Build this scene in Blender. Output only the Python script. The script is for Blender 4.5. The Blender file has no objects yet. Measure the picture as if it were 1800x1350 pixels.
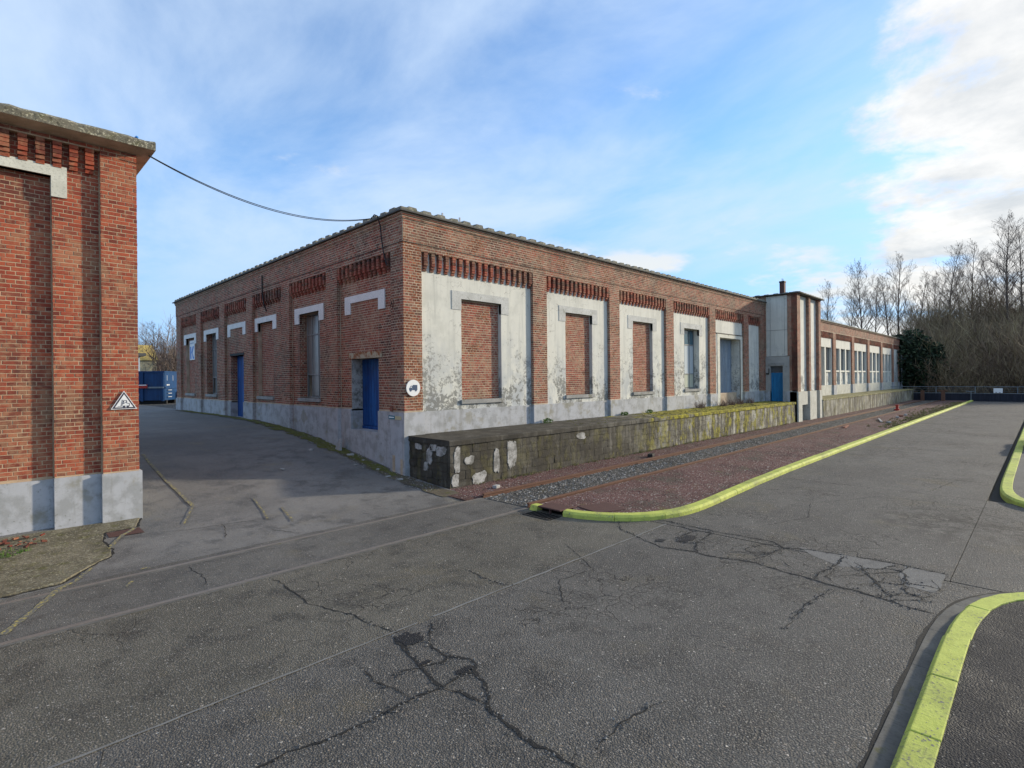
import bpy, bmesh, math, random
import numpy as np
from mathutils import Vector, Matrix

random.seed(7); RNG = np.random.default_rng(7)
S = bpy.context.scene
R = math.radians

# ------------------------------------------------------------------ camera, sky, sun, exposure
cam_d = bpy.data.cameras.new('camera'); cam = bpy.data.objects.new('camera', cam_d)
S.collection.objects.link(cam); S.camera = cam
cam_d.sensor_width = 36; cam_d.lens = 18.83; cam_d.shift_y = -8.5/1800
cam_d.clip_start = .05; cam_d.clip_end = 2000
_A, _RO = R(44.9), R(0.58)
_f = Vector((math.cos(_A), math.sin(_A), 0)); _r = Vector((math.sin(_A), -math.cos(_A), 0)); _u = Vector((0, 0, 1))
_cr = _r*math.cos(_RO) - _u*math.sin(_RO); _cu = _r*math.sin(_RO) + _u*math.cos(_RO)
cam.matrix_world = Matrix(((_cr.x, _cu.x, -_f.x, 0), (_cr.y, _cu.y, -_f.y, 0), (_cr.z, _cu.z, -_f.z, 2.5), (0, 0, 0, 1)))

SUN_EL = R(16.0); SUN_AZ = math.atan2(-1.0, 2.2)          # azimuth from +X towards +Y
sun_dir = Vector((math.cos(SUN_AZ)*math.cos(SUN_EL), math.sin(SUN_AZ)*math.cos(SUN_EL), math.sin(SUN_EL)))
sl = bpy.data.lights.new('sun', 'SUN'); sl.energy = 2.35; sl.angle = R(2.6); sl.color = (1.0, .88, .69)
so = bpy.data.objects.new('sun', sl); S.collection.objects.link(so)
so.rotation_euler = (-sun_dir).to_track_quat('-Z', 'Y').to_euler(); so.location = (30, -30, 40)

S.view_settings.view_transform = 'Standard'; S.view_settings.look = 'None'
S.view_settings.gamma = 1; S.view_settings.use_curve_mapping = False; S.view_settings.exposure = 1.1
S.cycles.max_bounces = 6; S.cycles.diffuse_bounces = 3; S.cycles.glossy_bounces = 2; S.cycles.transparent_max_bounces = 12
S.cycles.use_denoising = True

def nd(t, typ, ins=None, **props):
    n = t.nodes.new(typ)
    for k, v in props.items(): setattr(n, k, v)
    for k, v in (ins or {}).items():
        s = n.inputs[k]
        if isinstance(v, bpy.types.NodeSocket): t.links.new(v, s)
        else: s.default_value = v
    return n
def c4(c): return c if isinstance(c, bpy.types.NodeSocket) else (c[0], c[1], c[2], 1)
def mixc(t, f, a, b, bt='MIX'):
    n = nd(t, 'ShaderNodeMix', {0: f, 6: c4(a), 7: c4(b)}, data_type='RGBA', blend_type=bt); return n.outputs[2]
def mth(t, op, a, b=0.0, c=0.0, clamp=False):
    return nd(t, 'ShaderNodeMath', {0: a, 1: b, 2: c}, operation=op, use_clamp=clamp).outputs[0]
def sstep(t, v, lo, hi, a=0.0, b=1.0):
    return nd(t, 'ShaderNodeMapRange', {0: v, 1: lo, 2: hi, 3: a, 4: b}, interpolation_type='SMOOTHSTEP').outputs[0]
def noise(t, vec, sc, det=4, rough=.55, dist=0.0):
    return nd(t, 'ShaderNodeTexNoise', {'Vector': vec, 'Scale': sc, 'Detail': det, 'Roughness': rough, 'Distortion': dist}).outputs['Fac']
def vmul(t, v, s): return nd(t, 'ShaderNodeVectorMath', {0: v, 1: s}, operation='MULTIPLY').outputs[0]
def ramp(t, f, stops, interp='LINEAR'):
    n = nd(t, 'ShaderNodeValToRGB', {0: f}); e = n.color_ramp; e.interpolation = interp
    while len(e.elements) < len(stops): e.elements.new(.5)
    for el, (p, c) in zip(e.elements, stops): el.position = p; el.color = (c[0], c[1], c[2], 1)
    return n.outputs[0]

# world: clear winter sky with thin high veil and cumulus towards the sun side
W = bpy.data.worlds.new('World'); S.world = W; W.use_nodes = True
wt = W.node_tree; wt.nodes.clear()
sky = nd(wt, 'ShaderNodeTexSky', sky_type='NISHITA', sun_disc=False, sun_elevation=SUN_EL,
         sun_rotation=math.pi/2 - SUN_AZ, altitude=80, air_density=1.0, dust_density=.35, ozone_density=2.2)
dirv = nd(wt, 'ShaderNodeTexCoord').outputs['Generated']
sx = nd(wt, 'ShaderNodeSeparateXYZ', {0: dirv}); dx, dy, dz = sx.outputs
den = mth(wt, 'ADD', mth(wt, 'MAXIMUM', dz, 0.0), .16)
cp = nd(wt, 'ShaderNodeCombineXYZ', {0: mth(wt, 'DIVIDE', dx, den), 1: mth(wt, 'DIVIDE', dy, den), 2: 0.0}).outputs[0]
hz = mth(wt, 'SQRT', mth(wt, 'ADD', mth(wt, 'MULTIPLY', dx, dx), mth(wt, 'MULTIPLY', dy, dy)))
sunward = mth(wt, 'DIVIDE', mth(wt, 'ADD', mth(wt, 'MULTIPLY', dx, math.cos(SUN_AZ)), mth(wt, 'MULTIPLY', dy, math.sin(SUN_AZ))), mth(wt, 'MAXIMUM', hz, .05))
veil_n = noise(wt, vmul(wt, cp, (1.0, .6, 1)), 1.6, 9, .58, .35)
veil_n2 = noise(wt, vmul(wt, cp, (.5, .9, 1)), .5, 3, .5, .2)
veil = mth(wt, 'MULTIPLY', sstep(wt, mth(wt, 'ADD', veil_n, mth(wt, 'MULTIPLY', veil_n2, .8)), .60, 1.10), .88)
cum_n = noise(wt, cp, 1.9, 12, .60, .12)
cum = sstep(wt, mth(wt, 'ADD', cum_n, mth(wt, 'MULTIPLY', sstep(wt, sunward, .73, .92), .35)), .635, .785)
lowc = mth(wt, 'MULTIPLY', sstep(wt, mth(wt, 'ADD', noise(wt, vmul(wt, cp, (.8, .8, 1)), 1.25, 8, .55), mth(wt, 'MULTIPLY', sstep(wt, sunward, .45, .85), .10)), .57, .66), sstep(wt, dz, .30, .19))
shade_n = noise(wt, vmul(wt, cp, (1, 1, 1)), 2.6, 9, .60)
skyc = nd(wt, 'ShaderNodeHueSaturation', {'Hue': .505, 'Saturation': 1.18, 'Value': .92, 'Fac': 1.0, 'Color': sky.outputs[0]}).outputs[0]
skyc = mixc(wt, sstep(wt, dz, .50, .04, 0, .75), skyc, (.56, 1.48, 3.2))
cumcol = ramp(wt, shade_n, [(.32, (2.1, 2.2, 2.25)), (.58, (3.25, 3.2, 3.08))])
veil = mth(wt, 'MULTIPLY', veil, sstep(wt, dz, .03, .30, .35, 1.0))
c1 = mixc(wt, veil, skyc, (2.15, 2.65, 3.35))
c2 = mixc(wt, mth(wt, 'MULTIPLY', lowc, sstep(wt, sunward, -.1, .45, .1, .9)), c1, (2.8, 2.85, 2.8))
c3 = mixc(wt, mth(wt, 'MULTIPLY', cum, .93), c2, cumcol)
bg = nd(wt, 'ShaderNodeBackground', {'Color': c3, 'Strength': .15})
nd(wt, 'ShaderNodeOutputWorld', {'Surface': bg.outputs[0]})

# ------------------------------------------------------------------ materials
M = {}
def mk(name, fn, rough=.9, spec=.3, metal=0.0, bump=0.0, bdist=.01):
    m = bpy.data.materials.new(name); m.use_nodes = True; t = m.node_tree; t.nodes.clear()
    pos = nd(t, 'ShaderNodeNewGeometry').outputs['Position']
    r = fn(t, pos); r = r if isinstance(r, tuple) and not isinstance(r[0], float) else (r,)
    col = r[0]; h = r[1] if len(r) > 1 else None; ro = r[2] if len(r) > 2 else rough
    b = nd(t, 'ShaderNodeBsdfPrincipled', {'Base Color': c4(col), 'Roughness': ro, 'Metallic': metal, 'Specular IOR Level': spec})
    if h is not None and bump:
        t.links.new(nd(t, 'ShaderNodeBump', {'Height': h, 'Strength': bump, 'Distance': bdist}).outputs[0], b.inputs['Normal'])
    nd(t, 'ShaderNodeOutputMaterial', {'Surface': b.outputs[0]})
    M[name] = m; return m
def attr(t, n): return nd(t, 'ShaderNodeAttribute', attribute_name=n).outputs['Fac']
def sep(t, pos): return nd(t, 'ShaderNodeSeparateXYZ', {0: pos}).outputs

def brick_fn(stops, smear, smearcol, darkamt=.5):
    def fn(t, pos):
        r = attr(t, 'rnd')
        c = ramp(t, r, stops)
        n1 = noise(t, pos, 38, 4); c = mixc(t, sstep(t, n1, .45, .8, 0, .30), c, (.06, .035, .03))
        n2 = noise(t, pos, .8, 6, .62); c = mixc(t, sstep(t, n2, .48, .66, 0, darkamt), c, (.07, .042, .034)); c = mixc(t, sstep(t, noise(t, vmul(t, pos, (3, 3, .3)), 1.0, 6, .64), .52, .68, 0, darkamt*.6), c, (.06, .042, .036))
        n3 = noise(t, pos, 9, 6, .65); n4 = noise(t, pos, 1.1, 4)
        f = mth(t, 'MULTIPLY', sstep(t, mth(t, 'ADD', n3, mth(t, 'MULTIPLY', n4, .5)), .68, .92), smear)
        c = mixc(t, f, c, smearcol)
        return c, mth(t, 'ADD', n1, mth(t, 'MULTIPLY', noise(t, pos, 120, 3), .6))
    return fn
mk('brick_red', brick_fn([(0, (.16, .036, .024)), (.2, (.27, .054, .030)), (.65, (.36, .074, .038)), (.9, (.41, .10, .048)), (1, (.22, .062, .04))], .45, (.42, .25, .14), .55), bump=.25, bdist=.003)
mk('brick_brown', brick_fn([(0, (.09, .036, .026)), (.22, (.22, .060, .040)), (.6, (.33, .082, .050)), (.85, (.31, .125, .078)), (1, (.12, .06, .045))], .5, (.36, .26, .17), .75), bump=.3, bdist=.004)
def spall_fn(t, pos):
    r = attr(t, 'rnd'); n = noise(t, pos, 26, 6, .7); n2 = noise(t, pos, 60, 4, .6)
    c = ramp(t, r, [(0, (.20, .062, .034)), (.5, (.31, .10, .05)), (1, (.38, .15, .075))]); c = mixc(t, sstep(t, n, .42, .62, 0, .85), c, (.07, .032, .022)); c = mixc(t, sstep(t, n2, .60, .72, 0, .6), c, (.45, .33, .22))
    return c, mth(t, 'ADD', n, n2)
mk('brick_spalled', spall_fn, bump=1.0, bdist=.02)
mk('brick_infill', brick_fn([(0, (.18, .048, .034)), (.5, (.29, .070, .044)), (1, (.35, .11, .07))], .6, (.38, .27, .17), .45), bump=.3, bdist=.004)
def mortar_fn(a, b):
    def fn(t, pos):
        n = noise(t, pos, 3, 6, .6); m = noise(t, pos, 60, 3)
        c = mixc(t, sstep(t, n, .35, .7), a, b); c = mixc(t, sstep(t, m, .5, .85, 0, .4), c, (.14, .11, .09)); return c, m
    return fn
mk('mortar_pale', mortar_fn((.50, .36, .23), (.38, .26, .17)), bump=.4, bdist=.004)
mk('mortar_brown', mortar_fn((.52, .415, .305), (.34, .268, .19)), bump=.4, bdist=.004)

def plaster_fn(t, pos):
    x, y, z = sep(t, pos)
    c = mixc(t, noise(t, vmul(t, pos, (1, 1, .35)), 2.2, 6, .6), (.70, .685, .605), (.58, .575, .515))
    streak = noise(t, vmul(t, pos, (9, 9, .5)), 1.0, 5, .6)
    c = mixc(t, sstep(t, streak, .48, .72, 0, .5), c, (.40, .40, .355)); c = mixc(t, sstep(t, noise(t, vmul(t, pos, (3.2, 3.2, .22)), 1.0, 6, .66), .52, .70, 0, .45), c, (.38, .385, .36))
    c = mixc(t, sstep(t, noise(t, pos, 1.0, 7, .68), .48, .66, 0, .5), c, (.45, .45, .40))
    big = noise(t, pos, .9, 4, .6); fine = noise(t, pos, 10, 9, .74)
    low = sstep(t, mth(t, 'ADD', z, mth(t, 'MULTIPLY', mth(t, 'SUBTRACT', big, .5), -4.2)), 4.6, 1.6)
    mid = noise(t, vmul(t, pos, (1, 1, .6)), 2.0, 8, .66)
    damp = mth(t, 'MULTIPLY', sstep(t, mid, .40, .60), low)
    c = mixc(t, mth(t, 'MULTIPLY', damp, .88), c, mixc(t, noise(t, pos, 6, 5), (.33, .35, .36), (.46, .48, .49)))
    pm = mth(t, 'MULTIPLY', sstep(t, noise(t, pos, 2.0, 6, .62), .42, .56), low)
    peel = sstep(t, mth(t, 'ADD', fine, mth(t, 'MULTIPLY', pm, .19)), .61, .665)
    c = mixc(t, mth(t, 'MULTIPLY', peel, mth(t, 'ADD', .25, mth(t, 'MULTIPLY', low, .6))), c, (.17, .17, .155))
    wv = nd(t, 'ShaderNodeVectorMath', {0: pos, 1: nd(t, 'ShaderNodeTexNoise', {'Vector': pos, 'Scale': 3.0, 'Detail': 4}).outputs['Color']}, operation='ADD').outputs[0]
    vor = nd(t, 'ShaderNodeTexVoronoi', {'Vector': wv, 'Scale': .9}, feature='DISTANCE_TO_EDGE').outputs['Distance']
    crack = mth(t, 'MULTIPLY', sstep(t, vor, .009, .002), sstep(t, noise(t, pos, .7, 2), .48, .58))
    c = mixc(t, mth(t, 'MULTIPLY', crack, .6), c, (.16, .15, .13))
    return c, mth(t, 'SUBTRACT', mth(t, 'MULTIPLY', fine, .3), mth(t, 'MULTIPLY', peel, .6))
mk('plaster', plaster_fn, rough=.85, bump=.5, bdist=.008)
def plinth_fn(t, pos):
    x, y, z = sep(t, pos)
    c = mixc(t, noise(t, vmul(t, pos, (1, 1, .5)), 1.6, 6, .6), (.34, .35, .37), (.46, .465, .485))
    fine = noise(t, pos, 16, 7, .7); mid = noise(t, pos, 3.2, 6, .62)
    c = mixc(t, sstep(t, mid, .44, .62, 0, .62), c, (.24, .245, .24)); c = mixc(t, sstep(t, noise(t, vmul(t, pos, (6, 6, .5)), 1.0, 6, .65), .52, .68, 0, .45), c, (.22, .215, .19))
    c = mixc(t, mth(t, 'MULTIPLY', sstep(t, fine, .55, .66, 0, .7), sstep(t, noise(t, pos, 1.2, 4), .42, .6)), c, (.16, .16, .13))
    br = mth(t, 'MULTIPLY', sstep(t, noise(t, pos, 2.2, 5), .56, .66), .5); c = mixc(t, br, c, (.21, .19, .12))
    return c, fine
mk('plinth_paint', plinth_fn, rough=.8, bump=.4, bdist=.006)
def conc_fn(a, b, moss=0.0, lich=0.0, sc=1.0):
    def fn(t, pos):
        n = noise(t, pos, 2.5*sc, 7, .65); f = noise(t, pos, 40, 5, .6)
        c = mixc(t, sstep(t, n, .3, .7), a, b)
        c = mixc(t, sstep(t, f, .48, .75, 0, .6), c, tuple(k*.42 for k in a))
        if moss:
            m = sstep(t, noise(t, pos, 6, 7, .7), .62 - .25*moss, .78 - .2*moss, 0, .9)
            c = mixc(t, m, c, mixc(t, noise(t, pos, 25, 3), (.05, .055, .015), (.12, .11, .03)))
        if lich:
            l = sstep(t, noise(t, pos, 24, 4, .7), .54, .60, 0, lich); c = mixc(t, l, c, (.50, .47, .35)); c = mixc(t, sstep(t, noise(t, pos, 17, 4, .7), .56, .62, 0, lich*.8), c, (.05, .045, .035))
        return c, mth(t, 'ADD', n, mth(t, 'MULTIPLY', f, .5))
    return fn
mk('lintel_concrete', conc_fn((.58, .58, .55), (.44, .44, .41), .18), bump=.4, bdist=.006)
mk('lintel_white', conc_fn((.78, .77, .74), (.68, .67, .64), 0, 0), bump=.2, bdist=.004)
mk('lintel_cream', conc_fn((.70, .69, .60), (.55, .54, .46), .12), bump=.3, bdist=.004)
mk('sill_stone', conc_fn((.24, .24, .23), (.36, .35, .33), .3), bump=.5, bdist=.006)
mk('coping_lichen', conc_fn((.22, .20, .15), (.13, .12, .09), .45, .8), bump=.8, bdist=.015)
mk('coping_tile', conc_fn((.25, .24, .20), (.14, .14, .12), .4, .55), bump=.7, bdist=.012)
mk('concrete_plain', conc_fn((.33, .33, .31), (.42, .41, .38), .1), bump=.4, bdist=.006)
mk('concrete_pale', conc_fn((.58, .57, .50), (.44, .43, .37), .22), bump=.4, bdist=.006)
mk('gutter_concrete', conc_fn((.15, .145, .132), (.085, .083, .078), .2), bump=.6, bdist=.008)
mk('roof_felt', conc_fn((.09, .09, .09), (.12, .12, .11), .3), bump=.3)

def platform_fn(top):
    def fn(t, pos):
        x, y, z = sep(t, pos)
        r = attr(t, 'rnd') if not top else 0.5
        n = noise(t, pos, 1.7, 7, .68); f = noise(t, pos, 22, 6, .65)
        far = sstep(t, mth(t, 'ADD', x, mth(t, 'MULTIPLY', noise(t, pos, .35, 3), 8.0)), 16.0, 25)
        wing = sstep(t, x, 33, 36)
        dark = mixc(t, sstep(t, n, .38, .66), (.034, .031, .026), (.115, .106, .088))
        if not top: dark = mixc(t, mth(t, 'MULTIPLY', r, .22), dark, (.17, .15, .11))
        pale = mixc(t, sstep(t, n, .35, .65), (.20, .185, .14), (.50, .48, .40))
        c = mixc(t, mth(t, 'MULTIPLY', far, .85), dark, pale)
        for sx_, lo, amt in ((3.0, .47, .85), (8.0, .49, .75)):
            streak = noise(t, vmul(t, pos, (sx_, sx_, .4)), 1.0, 7, .68)
            c = mixc(t, sstep(t, streak, lo, lo+.10, 0, amt), c, (.05, .044, .034))
        c = mixc(t, sstep(t, f, .5, .72, 0, .55), c, (.05, .045, .035))
        if top:
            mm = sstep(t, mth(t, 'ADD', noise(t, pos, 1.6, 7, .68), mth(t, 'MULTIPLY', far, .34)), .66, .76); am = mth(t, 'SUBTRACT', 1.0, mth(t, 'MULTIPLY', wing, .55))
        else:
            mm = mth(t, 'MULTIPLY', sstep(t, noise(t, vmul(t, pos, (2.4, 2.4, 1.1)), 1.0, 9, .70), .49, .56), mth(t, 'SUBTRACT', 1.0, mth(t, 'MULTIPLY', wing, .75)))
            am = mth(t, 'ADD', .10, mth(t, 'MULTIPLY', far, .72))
        mc = ramp(t, noise(t, pos, 5, 7, .7), [(.34, (.05, .045, .010)), (.48, (.19, .17, .014)), (.62, (.38, .34, .03))])
        c = mixc(t, mth(t, 'MULTIPLY', mm, am), c, mc)
        return c, mth(t, 'ADD', f, mth(t, 'MULTIPLY', mm, .6))
    return fn
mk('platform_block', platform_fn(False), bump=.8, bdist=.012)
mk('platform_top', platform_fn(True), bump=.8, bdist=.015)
def patch_fn(t, pos):
    n = noise(t, pos, 5, 7, .68); f = noise(t, pos, 30, 6, .7); c = mixc(t, sstep(t, n, .36, .6), (.17, .165, .15), (.44, .43, .41))
    c = mixc(t, sstep(t, f, .52, .66, 0, .7), c, (.13, .12, .10)); c = mixc(t, sstep(t, noise(t, pos, 11, 6, .7), .56, .66, 0, .8), c, (.10, .09, .07)); return c, f
mk('render_patch', patch_fn, bump=.5, bdist=.006)

def road_fn(tone, peb, stain=1.0, s=1.0, big=.10, craze=False):
    def fn(t, pos):
        x, y, z = sep(t, pos)
        oi = nd(t, 'ShaderNodeObjectInfo').outputs['Random']
        v = nd(t, 'ShaderNodeTexVoronoi', {'Vector': pos, 'Scale': 70*s, 'Randomness': 1.0})
        vd = v.outputs['Distance']; vc = nd(t, 'ShaderNodeSeparateColor', {0: v.outputs['Color']}).outputs
        v2 = nd(t, 'ShaderNodeTexVoronoi', {'Vector': pos, 'Scale': 31*s, 'Randomness': 1.0}); vc2 = nd(t, 'ShaderNodeSeparateColor', {0: v2.outputs['Color']}).outputs
        n = noise(t, pos, .45, 6, .6); n2 = noise(t, pos, 2.2, 8, .68); f = noise(t, pos, 120*s, 3)
        base = mixc(t, sstep(t, n, .3, .7), tuple(k*.82 for k in tone), tuple(k*1.30 for k in tone))
        base = mixc(t, sstep(t, n2, .47, .66, 0, .60*stain), base, tuple(k*.38 for k in tone))
        base = mixc(t, sstep(t, noise(t, vmul(t, pos, (.35, 1.6, 1)), 1.0, 7, .66), .50, .68, 0, .45), base, tuple(k*.50 for k in tone))
        base = mixc(t, sstep(t, noise(t, pos, 7, 6, .7), .56, .66, 0, .5), base, tuple(k*.45 for k in tone))
        base = mixc(t, sstep(t, noise(t, pos, .31, 5, .6), .55, .64, 0, .35), base, tuple(k*1.5 for k in tone))
        base = mixc(t, sstep(t, noise(t, pos, .8, 7, .66, .3), .55, .70, 0, .45*stain), base, (tone[0]*1.25, tone[1]*1.12, tone[2]*.80))
        base = mixc(t, sstep(t, f, .42, .62, 0, .75), base, tuple(k*.34 for k in tone)); base = mixc(t, sstep(t, noise(t, pos, 48*s, 3), .56, .68, 0, .5), base, tuple(k*1.9 for k in tone))
        pm = mth(t, 'MULTIPLY', sstep(t, vd, .48, .34), mth(t, 'GREATER_THAN', vc[0], 1 - peb))
        pc = ramp(t, vc[1], [(0, (.09, .08, .07)), (.4, (.24, .20, .165)), (.75, (.23, .22, .205)), (1, (.44, .41, .36))])
        c = mixc(t, mth(t, 'MULTIPLY', pm, .72), base, pc)
        pb = mth(t, 'MULTIPLY', sstep(t, v2.outputs['Distance'], .34, .24), mth(t, 'GREATER_THAN', vc2[0], 1 - big))
        c = mixc(t, mth(t, 'MULTIPLY', pb, .85), c, ramp(t, vc2[1], [(0, (.24, .18, .13)), (.6, (.34, .31, .27)), (1, (.55, .51, .45))]))
        h = mth(t, 'SUBTRACT', mth(t, 'MULTIPLY', f, .5), vd)
        if craze:
            do = nd(t, 'ShaderNodeVectorMath', {0: pos, 1: (11.4, .9, 0)}, operation='DISTANCE').outputs['Value']; so_ = mth(t, 'MULTIPLY', sstep(t, do, 1.7, .5), sstep(t, noise(t, pos, 3.0, 7, .7), .42, .58)); c = mixc(t, mth(t, 'MULTIPLY', so_, .75), c, (.035, .032, .030))
            wv = nd(t, 'ShaderNodeVectorMath', {0: pos, 1: vmul(t, nd(t, 'ShaderNodeTexNoise', {'Vector': pos, 'Scale': 2.5, 'Detail': 5}).outputs['Color'], (.5, .5, .5))}, operation='ADD').outputs[0]
            zone = 0.0
            for zx, zy, zr, za_ in ((7.9, 2.3, 1.9, .22), (7.7, 3.9, .8, .2), (2.75, 3.75, .9, .16), (12.3, 1.0, 1.6, .2)):
                dd = nd(t, 'ShaderNodeVectorMath', {0: pos, 1: (zx, zy, 0)}, operation='DISTANCE').outputs['Value']; zone = mth(t, 'ADD', zone, sstep(t, dd, zr, zr*.2, 0, za_))
            for sc_v, th, lo in ((1.1, .007, .50), (3.0, .010, .54), (6.5, .016, .57)):
                ve = nd(t, 'ShaderNodeTexVoronoi', {'Vector': wv, 'Scale': sc_v}, feature='DISTANCE_TO_EDGE').outputs['Distance']
                ck = mth(t, 'MULTIPLY', sstep(t, ve, th, th*.3), sstep(t, mth(t, 'ADD', noise(t, pos, .42, 3, .5), zone), lo, lo+.06))
                c = mixc(t, mth(t, 'MULTIPLY', ck, .8), c, (.022, .021, .02)); h = mth(t, 'SUBTRACT', h, ck)
        ro = sstep(t, n2, .4, .75, .85, .60)
        return c, h, ro
    return fn
mk('road_concrete', road_fn((.118, .112, .102), .45, 1.5, 1.0, .06, True), bump=.9, bdist=.014, spec=.35)
mk('road_olive', road_fn((.124, .115, .094), .40, 1.4, 1.0, .05, True), bump=.8, bdist=.012, spec=.35)
mk('ramp_asphalt', road_fn((.175, .170, .162), .24, 1.4, 1.6, .04), bump=.4, bdist=.008, spec=.4)
mk('strip_asphalt', road_fn((.125, .119, .108), .30, 1.3, 1.3, .05), bump=.5, bdist=.01, spec=.4)
mk('pavement_tarmac', road_fn((.018, .019, .023), .06, .5, 1.1, .006), bump=.9, bdist=.014, spec=.35)
mk('patch_cement', road_fn((.172, .167, .157), .22, 1.2, 1.2, .02), bump=.3, bdist=.006)
mk('crack_tar', lambda t, p: (mixc(t, noise(t, p, 30, 4), (.010, .010, .010), (.036, .034, .031)), noise(t, p, 60, 3)), bump=.6, bdist=.01)
mk('joint_cement', lambda t, p: (mixc(t, noise(t, p, 6, 5), (.12, .12, .12), (.23, .225, .21)), noise(t, p, 60, 3)), bump=.5, bdist=.006)
def gravel_fn(a, b, lightp, moss, s=1.0):
    def fn(t, pos):
        v = nd(t, 'ShaderNodeTexVoronoi', {'Vector': pos, 'Scale': 38*s}); vc = nd(t, 'ShaderNodeSeparateColor', {0: v.outputs['Color']}).outputs
        n = noise(t, pos, .8, 6, .62)
        c = mixc(t, vc[0], a, b); c = mixc(t, sstep(t, n, .4, .7, 0, .6), c, tuple(k*.45 for k in a))
        c = mixc(t, mth(t, 'GREATER_THAN', vc[1], 1 - lightp), c, (.40, .37, .34))
        if moss: c = mixc(t, sstep(t, noise(t, pos, 1.0, 6, .68), .50, .66, 0, moss), c, (.085, .078, .06)); c = mixc(t, sstep(t, noise(t, pos, 1.3, 7, .7), .58, .72, 0, moss), c, (.10, .095, .02))
        return c, mth(t, 'MULTIPLY', v.outputs['Distance'], -1.0)
    return fn
mk('gravel_red', gravel_fn((.10, .055, .05), (.19, .105, .092), .05, .75), bump=1.0, bdist=.03)
mk('gravel_grey', gravel_fn((.045, .043, .040), (.14, .135, .122), .05, .3), bump=1.0, bdist=.03)
mk('stone_light', lambda t, p: (ramp(t, attr(t, 'rnd'), [(0, (.05, .047, .043)), (.6, (.15, .143, .13)), (1, (.45, .43, .40))]), noise(t, p, 80, 3)), bump=.4)
mk('stone_dark', lambda t, p: (ramp(t, attr(t, 'rnd'), [(0, (.03, .03, .03)), (.7, (.09, .085, .08)), (1, (.3, .28, .25))]), noise(t, p, 80, 3)), bump=.4)
mk('stone_red', lambda t, p: (ramp(t, attr(t, 'rnd'), [(0, (.08, .035, .035)), (.6, (.2, .085, .08)), (.93, (.28, .15, .13)), (1, (.45, .4, .36))]), noise(t, p, 80, 3)), bump=.4)
mk('soil', conc_fn((.085, .07, .05), (.14, .12, .085), .5), bump=1.0, bdist=.03)
mk('leaf_litter', conc_fn((.10, .078, .052), (.14, .11, .07), .35), bump=1.0, bdist=.1)
mk('moss', lambda t, p: (mixc(t, noise(t, p, 14, 5), (.045, .06, .012), (.17, .16, .03)), noise(t, p, 90, 4)), bump=1.0, bdist=.02)
mk('apron_concrete', conc_fn((.19, .17, .12), (.085, .075, .05), .45, .35), bump=1.0, bdist=.02)
def kerb_fn(t, p):
    n = noise(t, p, 5, 7, .68); f = noise(t, p, 38, 6, .65); oi = nd(t, 'ShaderNodeObjectInfo').outputs['Random']; g = noise(t, p, 1.3, 7, .68)
    c = mixc(t, sstep(t, n, .32, .68), (.52, .57, .115), (.38, .425, .075)); c = mixc(t, mth(t, 'MULTIPLY', oi, .22), c, (.46, .46, .12))
    c = mixc(t, sstep(t, g, .46, .64, 0, .45), c, (.25, .265, .085))
    c = mixc(t, sstep(t, mth(t, 'ADD', f, mth(t, 'MULTIPLY', g, .5)), .80, .90, 0, .7), c, (.17, .175, .08)); c = mixc(t, sstep(t, mth(t, 'ADD', f, mth(t, 'MULTIPLY', n, .7)), .97, 1.02), c, (.15, .145, .125))
    return c, mth(t, 'ADD', f, n)
mk('kerb_yellow', kerb_fn, rough=.75, bump=.5, bdist=.01)
def line_fn(t, p):
    return mixc(t, sstep(t, noise(t, p, 24, 6, .7), .36, .52), (.42, .34, .09), (.13, .127, .115)),
mk('line_yellow', line_fn, rough=.8)
mk('rail_rust', lambda t, p: (mixc(t, noise(t, p, 14, 5), (.10, .045, .030), (.19, .105, .07)), noise(t, p, 60, 4)), rough=.8, metal=.2, bump=.4)
mk('rail_worn', lambda t, p: (mixc(t, noise(t, p, 9, 5), (.17, .145, .13), (.26, .235, .21)), noise(t, p, 60, 4)), rough=.6, metal=.4, bump=.3)
mk('iron_brown', lambda t, p: (mixc(t, noise(t, p, 10, 5), (.075, .04, .035), (.12, .065, .055)), noise(t, p, 60, 4)), rough=.8, metal=.2, bump=.4)
mk('iron_dark', lambda t, p: (mixc(t, noise(t, p, 10, 5), (.02, .02, .02), (.05, .047, .045)), noise(t, p, 60, 4)), rough=.7, metal=.3, bump=.4)
def paint_fn(a, b, rust=0.0):
    def fn(t, p):
        st = noise(t, vmul(t, p, (8, 8, .7)), 1.0, 6, .6); c = mixc(t, sstep(t, st, .35, .7), a, b)
        if rust: c = mixc(t, sstep(t, noise(t, p, 3.5, 7, .7), .48, .66, 0, rust*.9), c, tuple(k*.45 + .012 for k in a)); c = mixc(t, sstep(t, noise(t, p, 9, 6, .7), .62, .72, 0, rust), c, (.14, .08, .05))
        return c, st
    return fn
mk('door_blue', paint_fn((.006, .045, .19), (.014, .105, .34), .5), rough=.5, bump=.2)
mk('door_cyan', paint_fn((.01, .14, .32), (.02, .20, .42), .3), rough=.55, bump=.2)
mk('door_steel', paint_fn((.17, .22, .28), (.25, .31, .37), .4), rough=.5, bump=.15)
mk('steel_frame', paint_fn((.20, .21, .21), (.30, .30, .29), .5), rough=.7, bump=.2)
mk('frame_white', paint_fn((.72, .71, .63), (.58, .57, .50), .1), rough=.8, bump=.2)
mk('glass_dirty', lambda t, p: (mixc(t, noise(t, vmul(t, p, (1.2, 1.2, .8)), 2.0, 6, .6), (.13, .145, .15), (.29, .28, .26)), noise(t, p, 5, 2), .22), spec=.5, bump=.03)
mk('glass_dark', lambda t, p: (mixc(t, noise(t, p, 1.5, 5), (.045, .055, .065), (.10, .105, .11)), noise(t, p, 3, 2), .12), spec=.6, bump=.03)
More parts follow.
